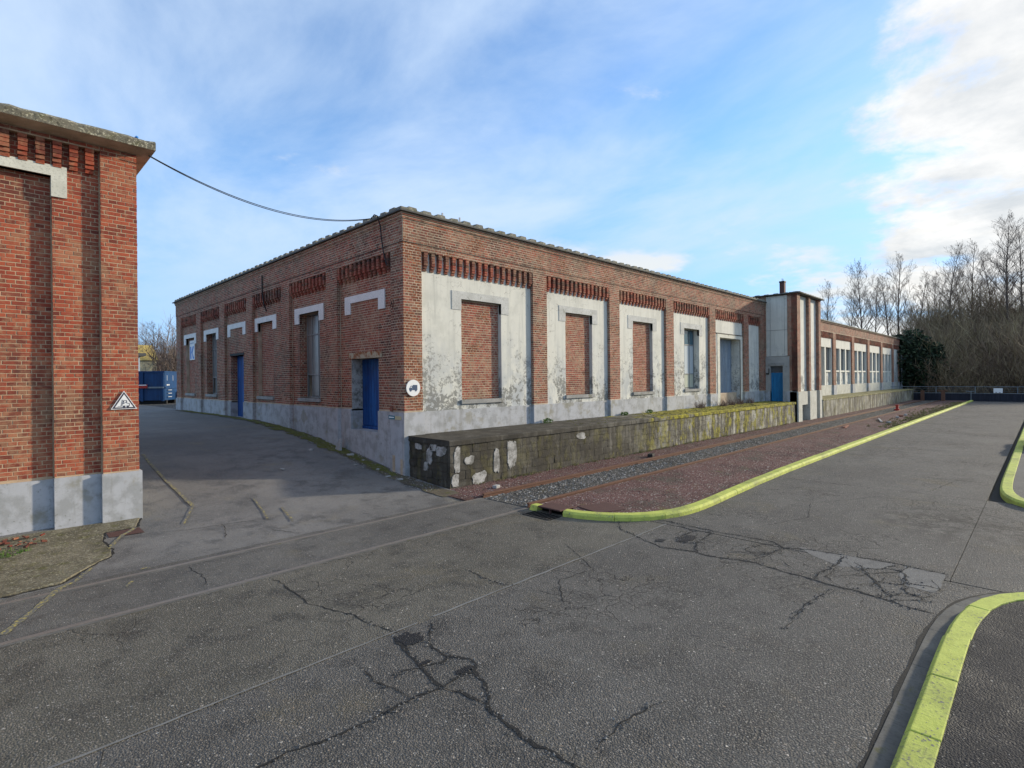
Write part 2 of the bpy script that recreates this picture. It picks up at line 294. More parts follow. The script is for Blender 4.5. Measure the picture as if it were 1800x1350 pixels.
mk('glass_reflection_tint', lambda t, p: (mixc(t, noise(t, p, 1.5, 5), (.03, .09, .13), (.05, .13, .17)), noise(t, p, 3, 2), .12), spec=.6, bump=.03)  # bluish reflection put into the pane colour
mk('curtain', lambda t, p: mixc(t, noise(t, vmul(t, p, (14, 14, .2)), 1.0, 3), (.25, .31, .35), (.62, .66, .68)), rough=.9)
mk('board_beige', lambda t, p: mixc(t, noise(t, p, 4, 5), (.40, .42, .33), (.5, .52, .42)), rough=.9)
mk('beam_rust', lambda t, p: (mixc(t, sstep(t, noise(t, p, 5, 6, .65), .44, .58), (.42, .37, .26), (.26, .10, .04)), noise(t, p, 40, 4)), bump=.5)
mk('opening_shade', lambda t, p: (.008, .008, .008), rough=1.0, spec=0.0)  # near-black colour standing in for the shade inside openings
mk('interior_dark', lambda t, p: (.03, .03, .03), rough=1.0, spec=0.0)
mk('sign_white', lambda t, p: mixc(t, noise(t, p, 9, 5), (.80, .80, .79), (.70, .70, .69)), rough=.45)
mk('sign_navy', lambda t, p: (.045, .075, .14), rough=.5)
mk('sign_dark', lambda t, p: (.045, .04, .06), rough=.5)
mk('sign_blue', lambda t, p: (.02, .18, .55), rough=.5)
mk('sign_green', lambda t, p: (.02, .16, .22), rough=.5)
mk('sign_cream', lambda t, p: mixc(t, noise(t, p, 30, 4), (.55, .48, .30), (.42, .36, .22)), rough=.6)
mk('sign_red', lambda t, p: (.36, .03, .022), rough=.5)
mk('container_blue', paint_fn((.006, .035, .11), (.010, .055, .16), .4), rough=.5, bump=.1)
mk('cable_black', lambda t, p: (.012, .012, .013), rough=.6)
mk('pipe_grey', paint_fn((.38, .40, .44), (.48, .50, .54)), rough=.6)
mk('wall_navy', paint_fn((.012, .014, .022), (.025, .028, .042)), rough=.8)
mk('rail_fence', paint_fn((.16, .19, .21), (.24, .27, .29)), rough=.6, metal=.2)
mk('bark', lambda t, p: (mixc(t, noise(t, vmul(t, p, (5, 5, 1)), 2.0, 5), (.055, .042, .036), (.11, .085, .072)), noise(t, p, 12, 4)), bump=.5)
mk('twig', lambda t, p: ramp(t, attr(t, 'rnd'), [(0, (.09, .065, .058)), (.5, (.16, .12, .10)), (1, (.23, .185, .14))]))
mk('thicket', lambda t, p: ramp(t, attr(t, 'rnd'), [(0, (.11, .075, .050)), (.35, (.19, .135, .090)), (.7, (.25, .19, .11)), (1, (.33, .27, .14))]))
mk('evergreen', lambda t, p: ramp(t, attr(t, 'rnd'), [(0, (.010, .018, .010)), (.6, (.022, .04, .018)), (1, (.05, .075, .03))]), rough=.7)
mk('dry_grass', lambda t, p: ramp(t, attr(t, 'rnd'), [(0, (.10, .12, .03)), (.5, (.17, .17, .05)), (1, (.26, .21, .12))]))
mk('dead_weed', lambda t, p: ramp(t, attr(t, 'rnd'), [(0, (.10, .06, .05)), (1, (.26, .19, .15))]))
mk('house_cream', conc_fn((.55, .50, .33), (.45, .41, .28), .1), bump=.2)
mk('house_roof_yellow', conc_fn((.50, .37, .12), (.38, .29, .10), .2), bump=.2)
mk('house_pale_blue', conc_fn((.48, .55, .62), (.42, .48, .55), 0), bump=.2)
mk('hedge', lambda t, p: ramp(t, attr(t, 'rnd'), [(0, (.04, .09, .012)), (1, (.11, .20, .03))]), rough=.7)
mk('wood_old', lambda t, p: (mixc(t, noise(t, vmul(t, p, (2, 2, 12)), 2, 5), (.16, .06, .04), (.26, .11, .075)), noise(t, p, 20, 4)), bump=.5)
mk('debris_pale', conc_fn((.42, .41, .40), (.27, .265, .25), .1), bump=.4)

# ------------------------------------------------------------------ mesh helpers
COL = S.collection
def tag(o, label=None, cat=None, group=None, kind=None):
    if label: o['label'] = label
    if cat: o['category'] = cat
    if group: o['group'] = group
    if kind: o['kind'] = kind
    return o
def empty(name, loc, label=None, cat=None, group=None):
    o = bpy.data.objects.new(name, None); COL.objects.link(o); o.location = loc; o.empty_display_size = .2
    bpy.context.view_layer.update() if False else None
    return tag(o, label, cat, group)
def par(o, p):
    if p is not None:
        o.parent = p
        o.matrix_parent_inverse = Matrix.Translation(p.location).inverted() if p.type == 'EMPTY' else Matrix.Identity(4)
class Fr:
    """wall frame: u along the wall, z up, depth d into the wall"""
    def __init__(s, O, U, N): s.O = Vector(O); s.U = Vector(U); s.N = Vector(N); s.flip = s.U.cross(-s.N).z < 0
    def p(s, u, z, d=0.0): v = s.O + s.U*u - s.N*d; return (v.x, v.y, v.z + z)
class MB:
    def __init__(s): s.v = []; s.f = []
    def quadprism(s, bot, top):
        n = len(s.v); k = len(bot); s.v += list(bot) + list(top)
        s.f.append(tuple(n+i for i in range(k))[::-1]); s.f.append(tuple(n+k+i for i in range(k)))
        for i in range(k): j = (i+1) % k; s.f.append((n+i, n+j, n+k+j, n+k+i))
        return s
    def box(s, x0, x1, y0, y1, z0, z1):
        return s.quadprism([(x0, y0, z0), (x1, y0, z0), (x1, y1, z0), (x0, y1, z0)], [(x0, y0, z1), (x1, y0, z1), (x1, y1, z1), (x0, y1, z1)])
    def fbox(s, fr, u0, u1, z0, z1, d0, d1):
        return s.quadprism([fr.p(u0, z0, d0), fr.p(u1, z0, d0), fr.p(u1, z0, d1), fr.p(u0, z0, d1)],
                           [fr.p(u0, z1, d0), fr.p(u1, z1, d0), fr.p(u1, z1, d1), fr.p(u0, z1, d1)])
    def fprism(s, fr, poly, d0, d1):
        return s.quadprism([fr.p(u, z, d1) for u, z in poly], [fr.p(u, z, d0) for u, z in poly])
    def tube(s, pts, rad, k=6, caps=True):
        rings = []; pts = [Vector(p) for p in pts]; m = len(pts)
        rad = rad if isinstance(rad, (list, tuple)) else [rad]*m
        for i, p in enumerate(pts):
            d = (pts[min(i+1, m-1)] - pts[max(i-1, 0)]).normalized()
            a = d.cross(Vector((0, 0, 1)) if abs(d.z) < .9 else Vector((1, 0, 0))).normalized(); b = d.cross(a)
            n = len(s.v); rings.append(n)
            for j in range(k):
                th = 2*math.pi*j/k; q = p + (a*math.cos(th) + b*math.sin(th))*rad[i]; s.v.append((q.x, q.y, q.z))
        for i in range(m-1):
            for j in range(k):
                s.f.append((rings[i]+j, rings[i]+(j+1) % k, rings[i+1]+(j+1) % k, rings[i+1]+j))
        if caps:
            s.f.append(tuple(rings[0]+j for j in range(k))[::-1]); s.f.append(tuple(rings[-1]+j for j in range(k)))
        return s
    def ribbon(s, pts, w, zoff, gz, jit=0.0):
        n0 = len(s.v); P = [Vector((a, b)) for a, b in pts]; m = len(P)
        for i, p in enumerate(P):
            d = (P[min(i+1, m-1)] - P[max(i-1, 0)]).normalized(); nrm = Vector((-d.y, d.x))
            ww = (w[i] if isinstance(w, list) else w)
            a = p + nrm*ww*.5*(1 + jit*random.uniform(-1, 1)); b = p - nrm*ww*.5*(1 + jit*random.uniform(-1, 1))
            s.v += [(a.x, a.y, gz(a.x, a.y) + zoff), (b.x, b.y, gz(b.x, b.y) + zoff)]
        for i in range(m-1): k = n0 + 2*i; s.f.append((k, k+1, k+3, k+2))
        return s
    def mesh(s, name):
        me = bpy.data.meshes.new(name); me.from_pydata(s.v, [], s.f); me.update()
        bm = bmesh.new(); bm.from_mesh(me); bmesh.ops.recalc_face_normals(bm, faces=bm.faces); bm.to_mesh(me); bm.free(); return me
    def build(s, name, mat, parent=None, bevel=0.0, smooth=False):
        me = s.mesh(name); me.materials.append(M[mat]); o = bpy.data.objects.new(name, me); COL.objects.link(o); par(o, parent)
        if bevel:
            b = o.modifiers.new('bevel', 'BEVEL'); b.width = bevel; b.segments = 2; b.limit_method = 'ANGLE'
        if smooth: me.polygons.foreach_set('use_smooth', [True]*len(me.polygons))
        return o
def np_mesh(name, verts, quads, mat, parent=None, rnd=None, tris=False):
    """big joined mesh straight from arrays; rnd = one value per vertex"""
    me = bpy.data.meshes.new(name); k = 3 if tris else 4
    me.vertices.add(len(verts)); me.vertices.foreach_set('co', verts.astype(np.float32).ravel())
    nq = len(quads); me.loops.add(nq*k); me.loops.foreach_set('vertex_index', quads.astype(np.int32).ravel())
    me.polygons.add(nq); me.polygons.foreach_set('loop_start', np.arange(nq, dtype=np.int32)*k)
    if rnd is not None:
        a = me.attributes.new('rnd', 'FLOAT', 'POINT'); a.data.foreach_set('value', rnd.astype(np.float32))
    me.polygons.foreach_set('use_smooth', np.zeros(nq, dtype=bool))
    me.update(calc_edges=True); me.materials.append(M[mat])
    o = bpy.data.objects.new(name, me); COL.objects.link(o); par(o, parent); return o
def link_copy(me, name, mw, parent=None):
    o = bpy.data.objects.new(name, me); COL.objects.link(o); o.matrix_world = mw
    if parent is not None:
        o.parent = parent; o.matrix_parent_inverse = Matrix.Translation(parent.location).inverted(); o.matrix_basis = mw
    return o

# ground heights: level street, a ramp up between the buildings to the yard
_py = [-60, 8.6, 10.2, 11.17, 11.76, 13.6, 15.45, 18, 21, 25, 300]; _pz = [0, 0, .075, .15, .21, .47, .695, .93, 1.06, 1.10, 1.10]
def gz(x, y): return float(np.interp(y, _py, _pz))
def flat(x, y): return 0.0

# ------------------------------------------------------------------ bricks
CO = .0667                                                    # course height
def brick_template(seed):
    r = np.random.default_rng(seed); V = []
    for (y, ix, iz) in ((1.0, 0, 0), (.35, 0, 0), (0.0, .018, .06)):
        for sx_, sz_ in ((-1, -1), (1, -1), (1, 1), (-1, 1)):
            j = r.uniform(-.012, .012) if y < 1 else 0; k = r.uniform(-.04, .04) if y < 1 else 0
            V.append((sx_*(.5 - ix) + j, y + (r.uniform(-.04, .04) if y == 0 else 0), sz_*(.5 - iz) + k))
    F = []
    for a in (0, 4):
        for i in range(4): j = (i+1) % 4; F.append((a+i, a+j, a+4+j, a+4+i))
    F.append((8, 9, 10, 11)); return np.array(V), np.array(F)
BT = [brick_template(s) for s in range(16)]
class Bricks:
    def __init__(s): s.b = []
    def field(s, fr, u0, u1, z0, z1, depth, mat, joint=.0165, dmg=0.0, phase=0.0, proud=.0045):
        j0 = int(math.ceil(z0/CO - .45)); j1 = int(math.floor(z1/CO + .45))
        for j in range(j0, j1):
            za = max(j*CO, z0); zb = min((j+1)*CO, z1)
            if zb - za < .03: continue
            L = .23 if j % 2 == 0 else .115
            off = phase + (0 if j % 2 == 0 else .0575) + (.115 if j % 4 == 2 else 0)
            k = math.floor((u0 - off)/L) - 1
            while True:
                a = off + k*L; b = a + L; k += 1
                if b <= u0 + .03: continue
                if a >= u1 - .03: break
                a = max(a, u0); b = min(b, u1)
                if a - u0 < .03: a = u0
                if u1 - b < .03: b = u1
                jt = joint*random.uniform(.75, 1.25)
                w = b - a - jt; h = zb - za - joint*random.uniform(.8, 1.2)
                pr = proud*random.uniform(.6, 1.25)
                mt = mat
                if dmg:
                    um = (a+b)/2; cl = math.sin(um*5.1 + 1.7*math.sin(za*2.3 + phase)) + math.sin(za*6.7 + 2.1*math.sin(um*1.9)) + random.gauss(0, .5)
                    if cl > 2.0 - 3.2*dmg: pr *= random.uniform(.2, .7); mt = 'brick_spalled'; h += .004; w += .004
                s.b.append((fr, (a+b)/2 + random.uniform(-.002, .002), (za+zb)/2 + random.uniform(-.002, .002), w, h, depth, pr, mt))
        return s
    def build(s, parent, n_obj=300, names=None):
        cp_ = np.array((0, 0, 2.5)); sc = []
        for i, (fr, u, z, w, h, d, pr, mat) in enumerate(s.b):
            p = np.array(fr.p(u, z, d)); v = cp_ - p; dist = np.linalg.norm(v); n = np.array(fr.N)
            q = p - cp_; fz = q @ np.array(_f); fx = abs(q @ np.array(_r))/max(fz, .01)
            vis = 1.0 if (fz > 0 and fx < .95) else 0.0
            sc.append(vis*w*h*max(0, v @ n)/dist**3)
        order = np.argsort(sc)[::-1]; single = set(order[:n_obj].tolist())
        cache = {}; joined = {}
        for i, (fr, u, z, w, h, d, pr, mat) in enumerate(s.b):
            if i in single:
                key = (mat, random.randrange(16))
                if key not in cache:
                    V, F = BT[key[1]]; me = bpy.data.meshes.new('brick'); me.from_pydata(V.tolist(), [], F.tolist())
                    a = me.attributes.new('rnd', 'FLOAT', 'POINT'); a.data.foreach_set('value', np.full(len(V), (key[1]*.618 + .13) % 1.0, np.float32))
                    me.materials.append(M[mat]); cache[key] = me
                x = -fr.U if fr.flip else fr.U; y = -fr.N; o = Vector(fr.p(u, z, d - pr + .010))
                dep = pr + .004
                mw = Matrix(((x.x*w, y.x*dep, 0, o.x), (x.y*w, y.y*dep, 0, o.y), (0, 0, h, o.z), (0, 0, 0, 1)))
                link_copy(cache[key], 'brick', mw, parent)
            else: joined.setdefault(mat, []).append(i)
        for mat, idx in joined.items():
            VV = []; FF = []; RR = []; n = 0
            for i in idx:
                fr, u, z, w, h, d, pr, _ = s.b[i]; V, F = BT[i % 16]
                x = np.array(-fr.U if fr.flip else fr.U); y = np.array(-fr.N); o = np.array(fr.p(u, z, d - pr + .010))
                P = o + V[:, :1]*w*x + V[:, 1:2]*(pr + .004)*y + V[:, 2:3]*h*np.array((0, 0, 1.))
                VV.append(P); FF.append(F + n); RR.append(np.full(len(V), random.random())); n += len(V)
            o = np_mesh('brickwork', np.vstack(VV), np.vstack(FF), mat, parent, np.concatenate(RR)); o['kind'] = 'stuff'
# every wall body stands .010 behind its nominal face; the bricks fill that gap

def lintel_poly(a, b, o0, o1, zt, zi, zb): return [(a, zb), (o0, zb), (o0, zi), (o1, zi), (o1, zb), (b, zb), (b, zt), (a, zt)]
def inv_u(fr, a, b, o0, o1, zt, zi, zb, d0, d1, mat, parent):
    m = MB(); m.fbox(fr, a, b, zi, zt, d0, d1); m.fbox(fr, a, o0, zb, zi, d0, d1); m.fbox(fr, o1, b, zb, zi, d0, d1)
    return m.build('lintel', mat, parent)

# ------------------------------------------------------------------ ground, ramp, street
def poly_sheet(name, pts, z, mat, parent=None, zf=None):
    me = bpy.data.meshes.new(name); n = len(pts)
    bm = bmesh.new(); vs = [bm.verts.new((x, y, z if zf is None else zf(x, y) + z)) for x, y in pts]
    f = bm.faces.new(vs); f.normal_update()
    if f.normal.z < 0: f.normal_flip()
    bmesh.ops.triangulate(bm, faces=[f]); bm.to_mesh(me); bm.free()
    me.materials.append(M[mat]); o = bpy.data.objects.new(name, me); COL.objects.link(o); par(o, parent); return o
def grid_sheet(name, xs, ys, zf, mat, parent=None):
    X, Y = np.meshgrid(xs, ys); V = np.stack([X.ravel(), Y.ravel(), np.array([zf(a, b) for a, b in zip(X.ravel(), Y.ravel())])], 1)
    nx, ny = len(xs), len(ys); i = np.arange(nx-1)[None, :] + np.arange(ny-1)[:, None]*nx; i = i.ravel()
    o = np_mesh(name, V, np.stack([i, i+1, i+1+nx, i+nx], 1), mat, parent)
    o.data.polygons.foreach_set('use_smooth', [True]*len(o.data.polygons)); return o

ground = poly_sheet('ground', [(-700, -700), (900, -700), (900, 900), (-700, 900)], -.10, 'soil'); tag(ground, kind='structure')
road = poly_sheet('road', [(-20, -7.0), (66, -7.0), (66, 7.2), (-20, 7.2)], -.035, 'crack_tar'); tag(road, kind='structure')
J = .004
def slab(x0, x1, y0, y1, mat='road_concrete'):
    m = MB(); m.box(x0+J, x1-J, y0+J, y1-J, -.03, 0); m.build('concrete_slab', mat, road)
for x0, x1 in ((-20, -8), (-8, 8.3)):
    slab(x0, x1, 4.583, 7.05, 'road_olive'); slab(x0, x1, -7, 4.583)
xs_ = [8.32, 14.1, 19.9, 22.4, 28.0, 33.6, 39.2, 44.8, 50.4, 58, 66]
for a, b in zip(xs_[:-1], xs_[1:]): slab(a, b, .84, 5.3)
slab(8.32, 14.1, -7, .84)
# narrow asphalt strip holding the rails that run flush through the street
strip = MB().box(-20, 7.55, 7.06, 8.60, -.05, .002).build('rail_strip', 'strip_asphalt'); tag(strip, kind='structure')
ramp_g = grid_sheet('asphalt_ramp', np.linspace(-20, 7.52, 60), np.concatenate([np.linspace(8.61, 34, 90), np.linspace(36, 90, 12)]),
                    lambda x, y: gz(x, y) + .006*math.sin(x*1.7 + y*.6)*min(1, max(0, y-8.7)), 'ramp_asphalt'); tag(ramp_g, kind='structure')
yard = grid_sheet('yard', np.linspace(7.5, 120, 12), np.linspace(32.6, 140, 10), lambda x, y: 1.085, 'gravel_grey'); tag(yard, kind='structure')
yard2 = grid_sheet('yard', np.linspace(-120, 7.5, 12), np.linspace(60, 200, 10), lambda x, y: 1.08, 'soil'); tag(yard2, kind='structure')
# track bed, verge and gravel island
bed = MB().box(7.55, 66, 7.20, 8.38, -.08, .012).build('track_bed', 'gravel_grey'); tag(bed, kind='structure')
verge = MB().box(7.1, 66, 8.49, 9.60, -.08, .030).build('track_verge', 'gravel_red'); tag(verge, kind='structure')
kerb_path = [(7.46, 7.02), (7.47, 6.78), (7.50, 6.22), (7.60, 5.85), (7.78, 5.48), (8.05, 5.14), (8.42, 4.87), (8.9, 4.68), (9.45, 4.60), (10.2, 4.60), (11.2, 4.65), (12.4, 4.70), (14.2, 4.75), (16.4, 4.78), (20, 4.79), (66, 4.82)]
def resample(path, step):
    out = [Vector(path[0])]; 
    P = [Vector(p) for p in path]; carry = 0.0
    for a, b in zip(P[:-1], P[1:]):
        L = (b-a).length; d = step - carry
        while d <= L: out.append(a + (b-a)*(d/L)); d += step
        carry = L - (d - step)
    out.append(P[-1]); return out
def smooth_path(path, n=6):
    P = [Vector(p) for p in path]; out = []
    for i in range(len(P)-1):
        p0 = P[max(i-1, 0)]; p1 = P[i]; p2 = P[i+1]; p3 = P[min(i+2, len(P)-1)]
        if (p2-p1).length > 3: out.append(p1); continue
        for k in range(n):
            t = k/n; out.append(.5*((2*p1) + (p2-p0)*t + (2*p0-5*p1+4*p2-p3)*t*t + (3*p1-p0-3*p2+p3)*t*t*t))
    out.append(P[-1]); return out
def wiggle(path, step=.07, amp=.016):
    P = resample([tuple(p) for p in path], step); out = []
    for i, p in enumerate(P):
        t = (P[min(i+1, len(P)-1)] - P[max(i-1, 0)]).normalized(); k = 0 if i in (0, len(P)-1) else random.uniform(-amp, amp)
        out.append((p.x - t.y*k, p.y + t.x*k))
    return out
def offset_path(P, d):
    out = []; m = len(P)
    for i, p in enumerate(P):
        t = (P[min(i+1, m-1)] - P[max(i-1, 0)]).normalized(); out.append(p + Vector((-t.y, t.x))*d)
    return out
def kerb_stones(path, side, parent, step=.95, h=.105, w=.20, mat='kerb_yellow', sub=3, skip=()):
    """side=+1: road on the left of the path. Each stone is a bevelled block following the curve."""
    fine = resample([tuple(p) for p in smooth_path(path)], step/sub); n = 0
    for k in range(0, len(fine)-1, sub):
        seg = fine[k:k+sub+1]
        if len(seg) < 2: continue
        n += 1
        if n-1 in skip: continue
        seg = [p.copy() for p in seg]; t0 = (seg[1]-seg[0]).normalized(); t1 = (seg[-1]-seg[-2]).normalized()
        seg[0] += t0*.004; seg[-1] -= t1*.004
        dz = random.uniform(-.005, .004); sh = random.uniform(-.004, .004); prof = [(0, -.06), (0.0, h*.62), (.035, h), (w, h), (w, -.06)]
        m = MB(); k0 = 0; off = [offset_path(seg, -side*(a+sh)) for a, _ in prof]
        for i in range(len(seg)):
            for j, (a, z) in enumerate(prof): m.v.append((off[j][i].x, off[j][i].y, z + (dz if z > 0 else 0)))
        c = len(prof)
        for i in range(len(seg)-1):
            for j in range(c): q = (j+1) % c; m.f.append((i*c+j, i*c+q, (i+1)*c+q, (i+1)*c+j))
        m.f.append(tuple(range(c))); m.f.append(tuple((len(seg)-1)*c + j for j in range(c))[::-1])
        m.build('kerb_stone', mat, parent, bevel=.007)
kerb = empty('kerb', (10, 4.6, 0)); tag(kerb, kind='structure')
kerb_stones(kerb_path[2:], -1, kerb)
MB().quadprism([(7.46, 6.83, -.05), (7.67, 6.83, -.05), (7.66, 7.03, -.05), (7.45, 7.03, -.05)], [(7.50, 6.83, .10), (7.67, 6.83, .10), (7.66, 7.0, .10), (7.50, 7.0, .10)]).build('kerb_stone', 'kerb_yellow', kerb, bevel=.012)
kin = [(p.x, p.y) for p in offset_path(smooth_path(kerb_path), .19)]
isl = poly_sheet('gravel_island', [(7.66, 7.06)] + kin[1:] + [(66, 7.07)], .050, 'gravel_red'); tag(isl, kind='structure')

# right-hand pavements with their yellow kerbs
kr = empty('kerb', (5, .6, 0)); tag(kr, kind='structure')
pr_path = [(-6, .70), (3.0, .70), (4.8, .70), (6.0, .70), (6.7, .685), (7.27, .62), (7.69, .50), (8.05, .30), (8.30, .02), (8.45, -.4), (8.5, -1.0), (8.5, -7)]
kerb_stones(pr_path, 1, kr)
pin = [(p.x, p.y) for p in offset_path(smooth_path(pr_path), -.18)]
pav = poly_sheet('pavement', pin + [(-6, -7)], .090, 'pavement_tarmac'); tag(pav, kind='structure')
gut = MB(); 
gpath = smooth_path([(-6, .77), (3.0, .77), (4.8, .77), (6.05, .77), (6.75, .755), (7.33, .69), (7.78, .56), (8.17, .35), (8.43, .05), (8.58, -.38), (8.63, -1), (8.63, -7)])
kg = empty('gutter', (5, .8, 0)); tag(kg, kind='structure')
ge = wiggle([tuple(p) for p in offset_path(gpath, .08)], .12, .006)
MB().ribbon(ge, [random.uniform(.012, .045) for _ in ge], .0032, flat, .4).build('gutter_gap', 'crack_tar', kg)
gr = resample([tuple(p) for p in gpath], .30)
for k in range(0, len(gr)-1, 3):
    seg = gr[k:k+4]
    if len(seg) < 2: continue
    m = MB(); a = offset_path(seg, .065); b = offset_path(seg, -.06)
    z = .003 + random.uniform(0, .004)
    for i in range(len(seg)):
        m.v += [(a[i].x, a[i].y, z + .003), (b[i].x, b[i].y, z), (a[i].x, a[i].y, -.05), (b[i].x, b[i].y, -.05)]
    for i in range(len(seg)-1):
        q = i*4; m.f += [(q, q+1, q+5, q+4), (q, q+4, q+6, q+2), (q+1, q+3, q+7, q+5)]
    m.f += [(0, 2, 3, 1), ((len(seg)-1)*4, (len(seg)-1)*4+1, (len(seg)-1)*4+3, (len(seg)-1)*4+2)]
    m.build('gutter_block', 'gutter_concrete', kg)
km = empty('kerb', (20, .7, 0)); tag(km, kind='structure')
pm_path = [(13.35, -7), (13.35, -.9), (13.42, -.35), (13.62, .10), (14.0, .42), (14.5, .60), (15.2, .70), (16.4, .735), (18.4, .737), (22, .735), (66, .735)]
kerb_stones(pm_path, 1, km)
pinm = [(p.x, p.y) for p in offset_path(smooth_path(pm_path), -.18)]
pavm = poly_sheet('pavement', pinm + [(66, -7)], .085, 'strip_asphalt'); tag(pavm, kind='structure')

# ------------------------------------------------------------------ cracks in the slabs (flat fills laid over the surface)
CR = [[[7.91,5.29],[7.5,4.97],[7.4,4.69],[7.28,4.44]],[[8.49,4.89],[8.46,4.08],[8.45,3.76],[8.51,2.95],[8.31,2.74],[8.47,2.41],[8.54,2.04],[8.63,1.45],[8.59,1.29],[8.57,.88]],[[7.28,4.44],[7.12,4.02],[7.27,3.62],[7.23,3.36],[7.39,2.83],[7.3,2.41],[7.26,2.04],[7.2,1.82],[7.21,1.61],[7.14,1.21],[7.08,1.09],[7.08,.85]],[[7.44,2.85],[7.85,2.78],[8.26,2.73]],[[7.26,2.04],[7.65,2.04],[8.01,1.97],[8.5,2.0]],[[8.22,1.75],[7.87,1.57],[7.65,1.46],[7.46,1.35],[7.33,1.28]],[[8.11,1.67],[8.26,1.52],[8.54,1.41]],[[7.7,1.46],[7.78,1.22],[8.16,1.25],[8.32,1.33],[8.6,1.28]],[[7.78,1.22],[7.54,1.16],[7.53,1.07],[7.42,.95]],[[7.88,1.21],[7.94,.99],[7.93,.87]],[[7.26,1.6],[7.15,1.47],[7.23,1.29],[7.46,1.19]],[[7.14,1.21],[7.23,1.2],[7.38,.97],[7.45,.86]],[[8.38,4.38],[8.23,4.09],[8.37,3.84],[8.16,3.78],[7.68,3.75],[7.52,3.93],[7.71,4.07],[7.96,4.08],[8.23,4.09]],[[7.68,3.75],[7.45,3.67],[7.27,3.55]],[[2.95,2.16],[3.26,2.2],[3.56,2.16],[3.75,2.09]],[[5.66,1.85],[6.41,1.88],[7.03,1.8]],
[[2.87,4.52],[2.8,4.21],[2.73,3.89],[2.73,3.81],[2.68,3.63],[2.67,3.49]],[[3.03,4.2],[2.98,3.92],[3.01,3.85],[3.1,3.67],[3.08,3.53],[2.98,3.47],[2.95,3.32],[2.83,3.12],[2.75,3.05],[2.72,2.89],[2.7,2.74],[2.68,2.55],[2.71,2.37],[2.71,2.21],[2.7,1.9]],[[2.71,3.86],[2.83,3.85],[2.91,3.78],[3.01,3.85]],[[2.48,3.94],[2.6,3.91],[2.72,3.86]],[[2.35,4.25],[2.36,4.12],[2.32,3.97],[2.39,3.75],[2.4,3.57]],[[2.65,3.49],[2.51,3.53],[2.4,3.54],[2.19,3.53],[2.1,3.53],[1.93,3.54],[1.71,3.57],[1.45,3.65],[1.1,3.6]],[[2.67,3.46],[2.74,3.29],[2.75,3.14],[2.76,3.07]],[[2.67,3.49],[2.77,3.5],[2.92,3.53],[2.98,3.47]],[[2.65,6.6],[2.65,6.29],[2.63,5.92],[2.74,5.51],[2.83,5.3],[2.85,4.98],[2.91,4.68],[2.93,4.56]],[[4.56,5.45],[4.51,5.05],[4.51,4.8],[4.59,4.6]],[[3.3,4.51],[3.22,4.37],[3.04,4.2]],
[[2.65,7.03],[2.67,6.69],[2.66,6.52],[2.65,6.05]],[[2.05,8.27],[2.02,8.05],[2.06,7.8],[2.03,7.45],[1.97,7.38]],[[.56,4.38],[.6,4.56]],
[[2.12,10.19],[2.51,10.04],[2.99,9.98],[3.47,9.89]],[[2.97,10.0],[2.91,9.6],[2.78,9.2]],[[3.45,9.22],[3.75,8.71]],
[[14.0,4.48],[13.94,3.85],[14.09,2.99]],[[17.44,3.11],[16.49,2.55],[16.35,1.9],[16.38,.99]],[[14.24,1.82],[15.02,1.69],[16.15,1.53],[16.98,1.19]],[[6.3,5.2],[5.7,4.2],[5.1,4.3],[4.6,3.8]],[[9.2,3.4],[10.4,3.0],[11.6,3.3],[13.2,2.4]]]
_rc = random.Random(4)
for k in range(15):                                             # short cross cracks between the two long ones
    y_ = _rc.uniform(.95, 4.2) if k > 6 else _rc.uniform(.95, 2.0); x_ = _rc.uniform(7.3, 8.1); n_ = _rc.randint(2, 4); q_ = [[x_, y_]]
    for _ in range(n_): q_.append([min(8.5, q_[-1][0] + _rc.uniform(.08, .28)), max(.9, q_[-1][1] + _rc.uniform(-.28, .2))])
    CR.append(q_)
CW = {1: .036, 2: .038, 16: .044, 17: .040, 18: .042, 19: .02, 20: .018, 21: .022, 22: .03, 23: .04, 24: .018, 26: .042, 12: .034, 13: .03, 5: .028, 7: .026, 0: .02, 3: .018, 4: .022, 6: .02, 8: .02, 9: .022, 10: .02, 11: .02}
for i, c in enumerate(CR):
    P = wiggle(c); w0 = CW.get(i, .014); n = len(P)
    w = [w0*.8*random.uniform(.25, 1.5)*(1.0 if 1 < j < n-2 else .5) for j in range(n)]
    MB().ribbon(P, w, .003 + .00025*(i % 12), gz).build('crack_fill', 'crack_tar', road)
for i, (cx_, cy_, rx, ry) in enumerate([(2.95, 4.36, .15, .17), (2.95, 3.56, .10, .05), (7.75, 3.95, .26, .12), (2.78, 3.9, .08, .035), (7.4, 4.2, .1, .08)]):
    pts = []
    for k in range(28):
        a = 2*math.pi*k/28; q = random.uniform(.6, 1.1); pts.append((cx_ + rx*q*math.cos(a), cy_ + ry*q*math.sin(a)))
    poly_sheet('tar_patch', pts, .0062 + .0003*i, 'pavement_tarmac', road)
for i, pts in enumerate([[(8.5, 2.6), (8.57, 1.43), (8.54, 1.41), (8.20, 1.55), (8.0, 1.95), (8.22, 2.3)], [(8.22, 1.32), (8.57, 1.33), (8.56, .90), (7.75, .90), (7.75, 1.05), (7.8, 1.22)]]):
    P = wiggle(pts + [pts[0]], .09, .012)[:-1]; poly_sheet('cement_patch', P, .0016 + .0003*i, 'patch_cement', road)
# cement fillet along the long joint
MB().ribbon(wiggle([(-1, 4.60), (3.2, 4.60)], .15, .004), .022, .0045, flat, .5).build('joint_fillet', 'joint_cement', road)
MB().ribbon(wiggle([(3.4, 4.60), (8.3, 4.60)], .15, .004), .03, .0048, flat, .5).build('joint_fillet', 'joint_cement', road)

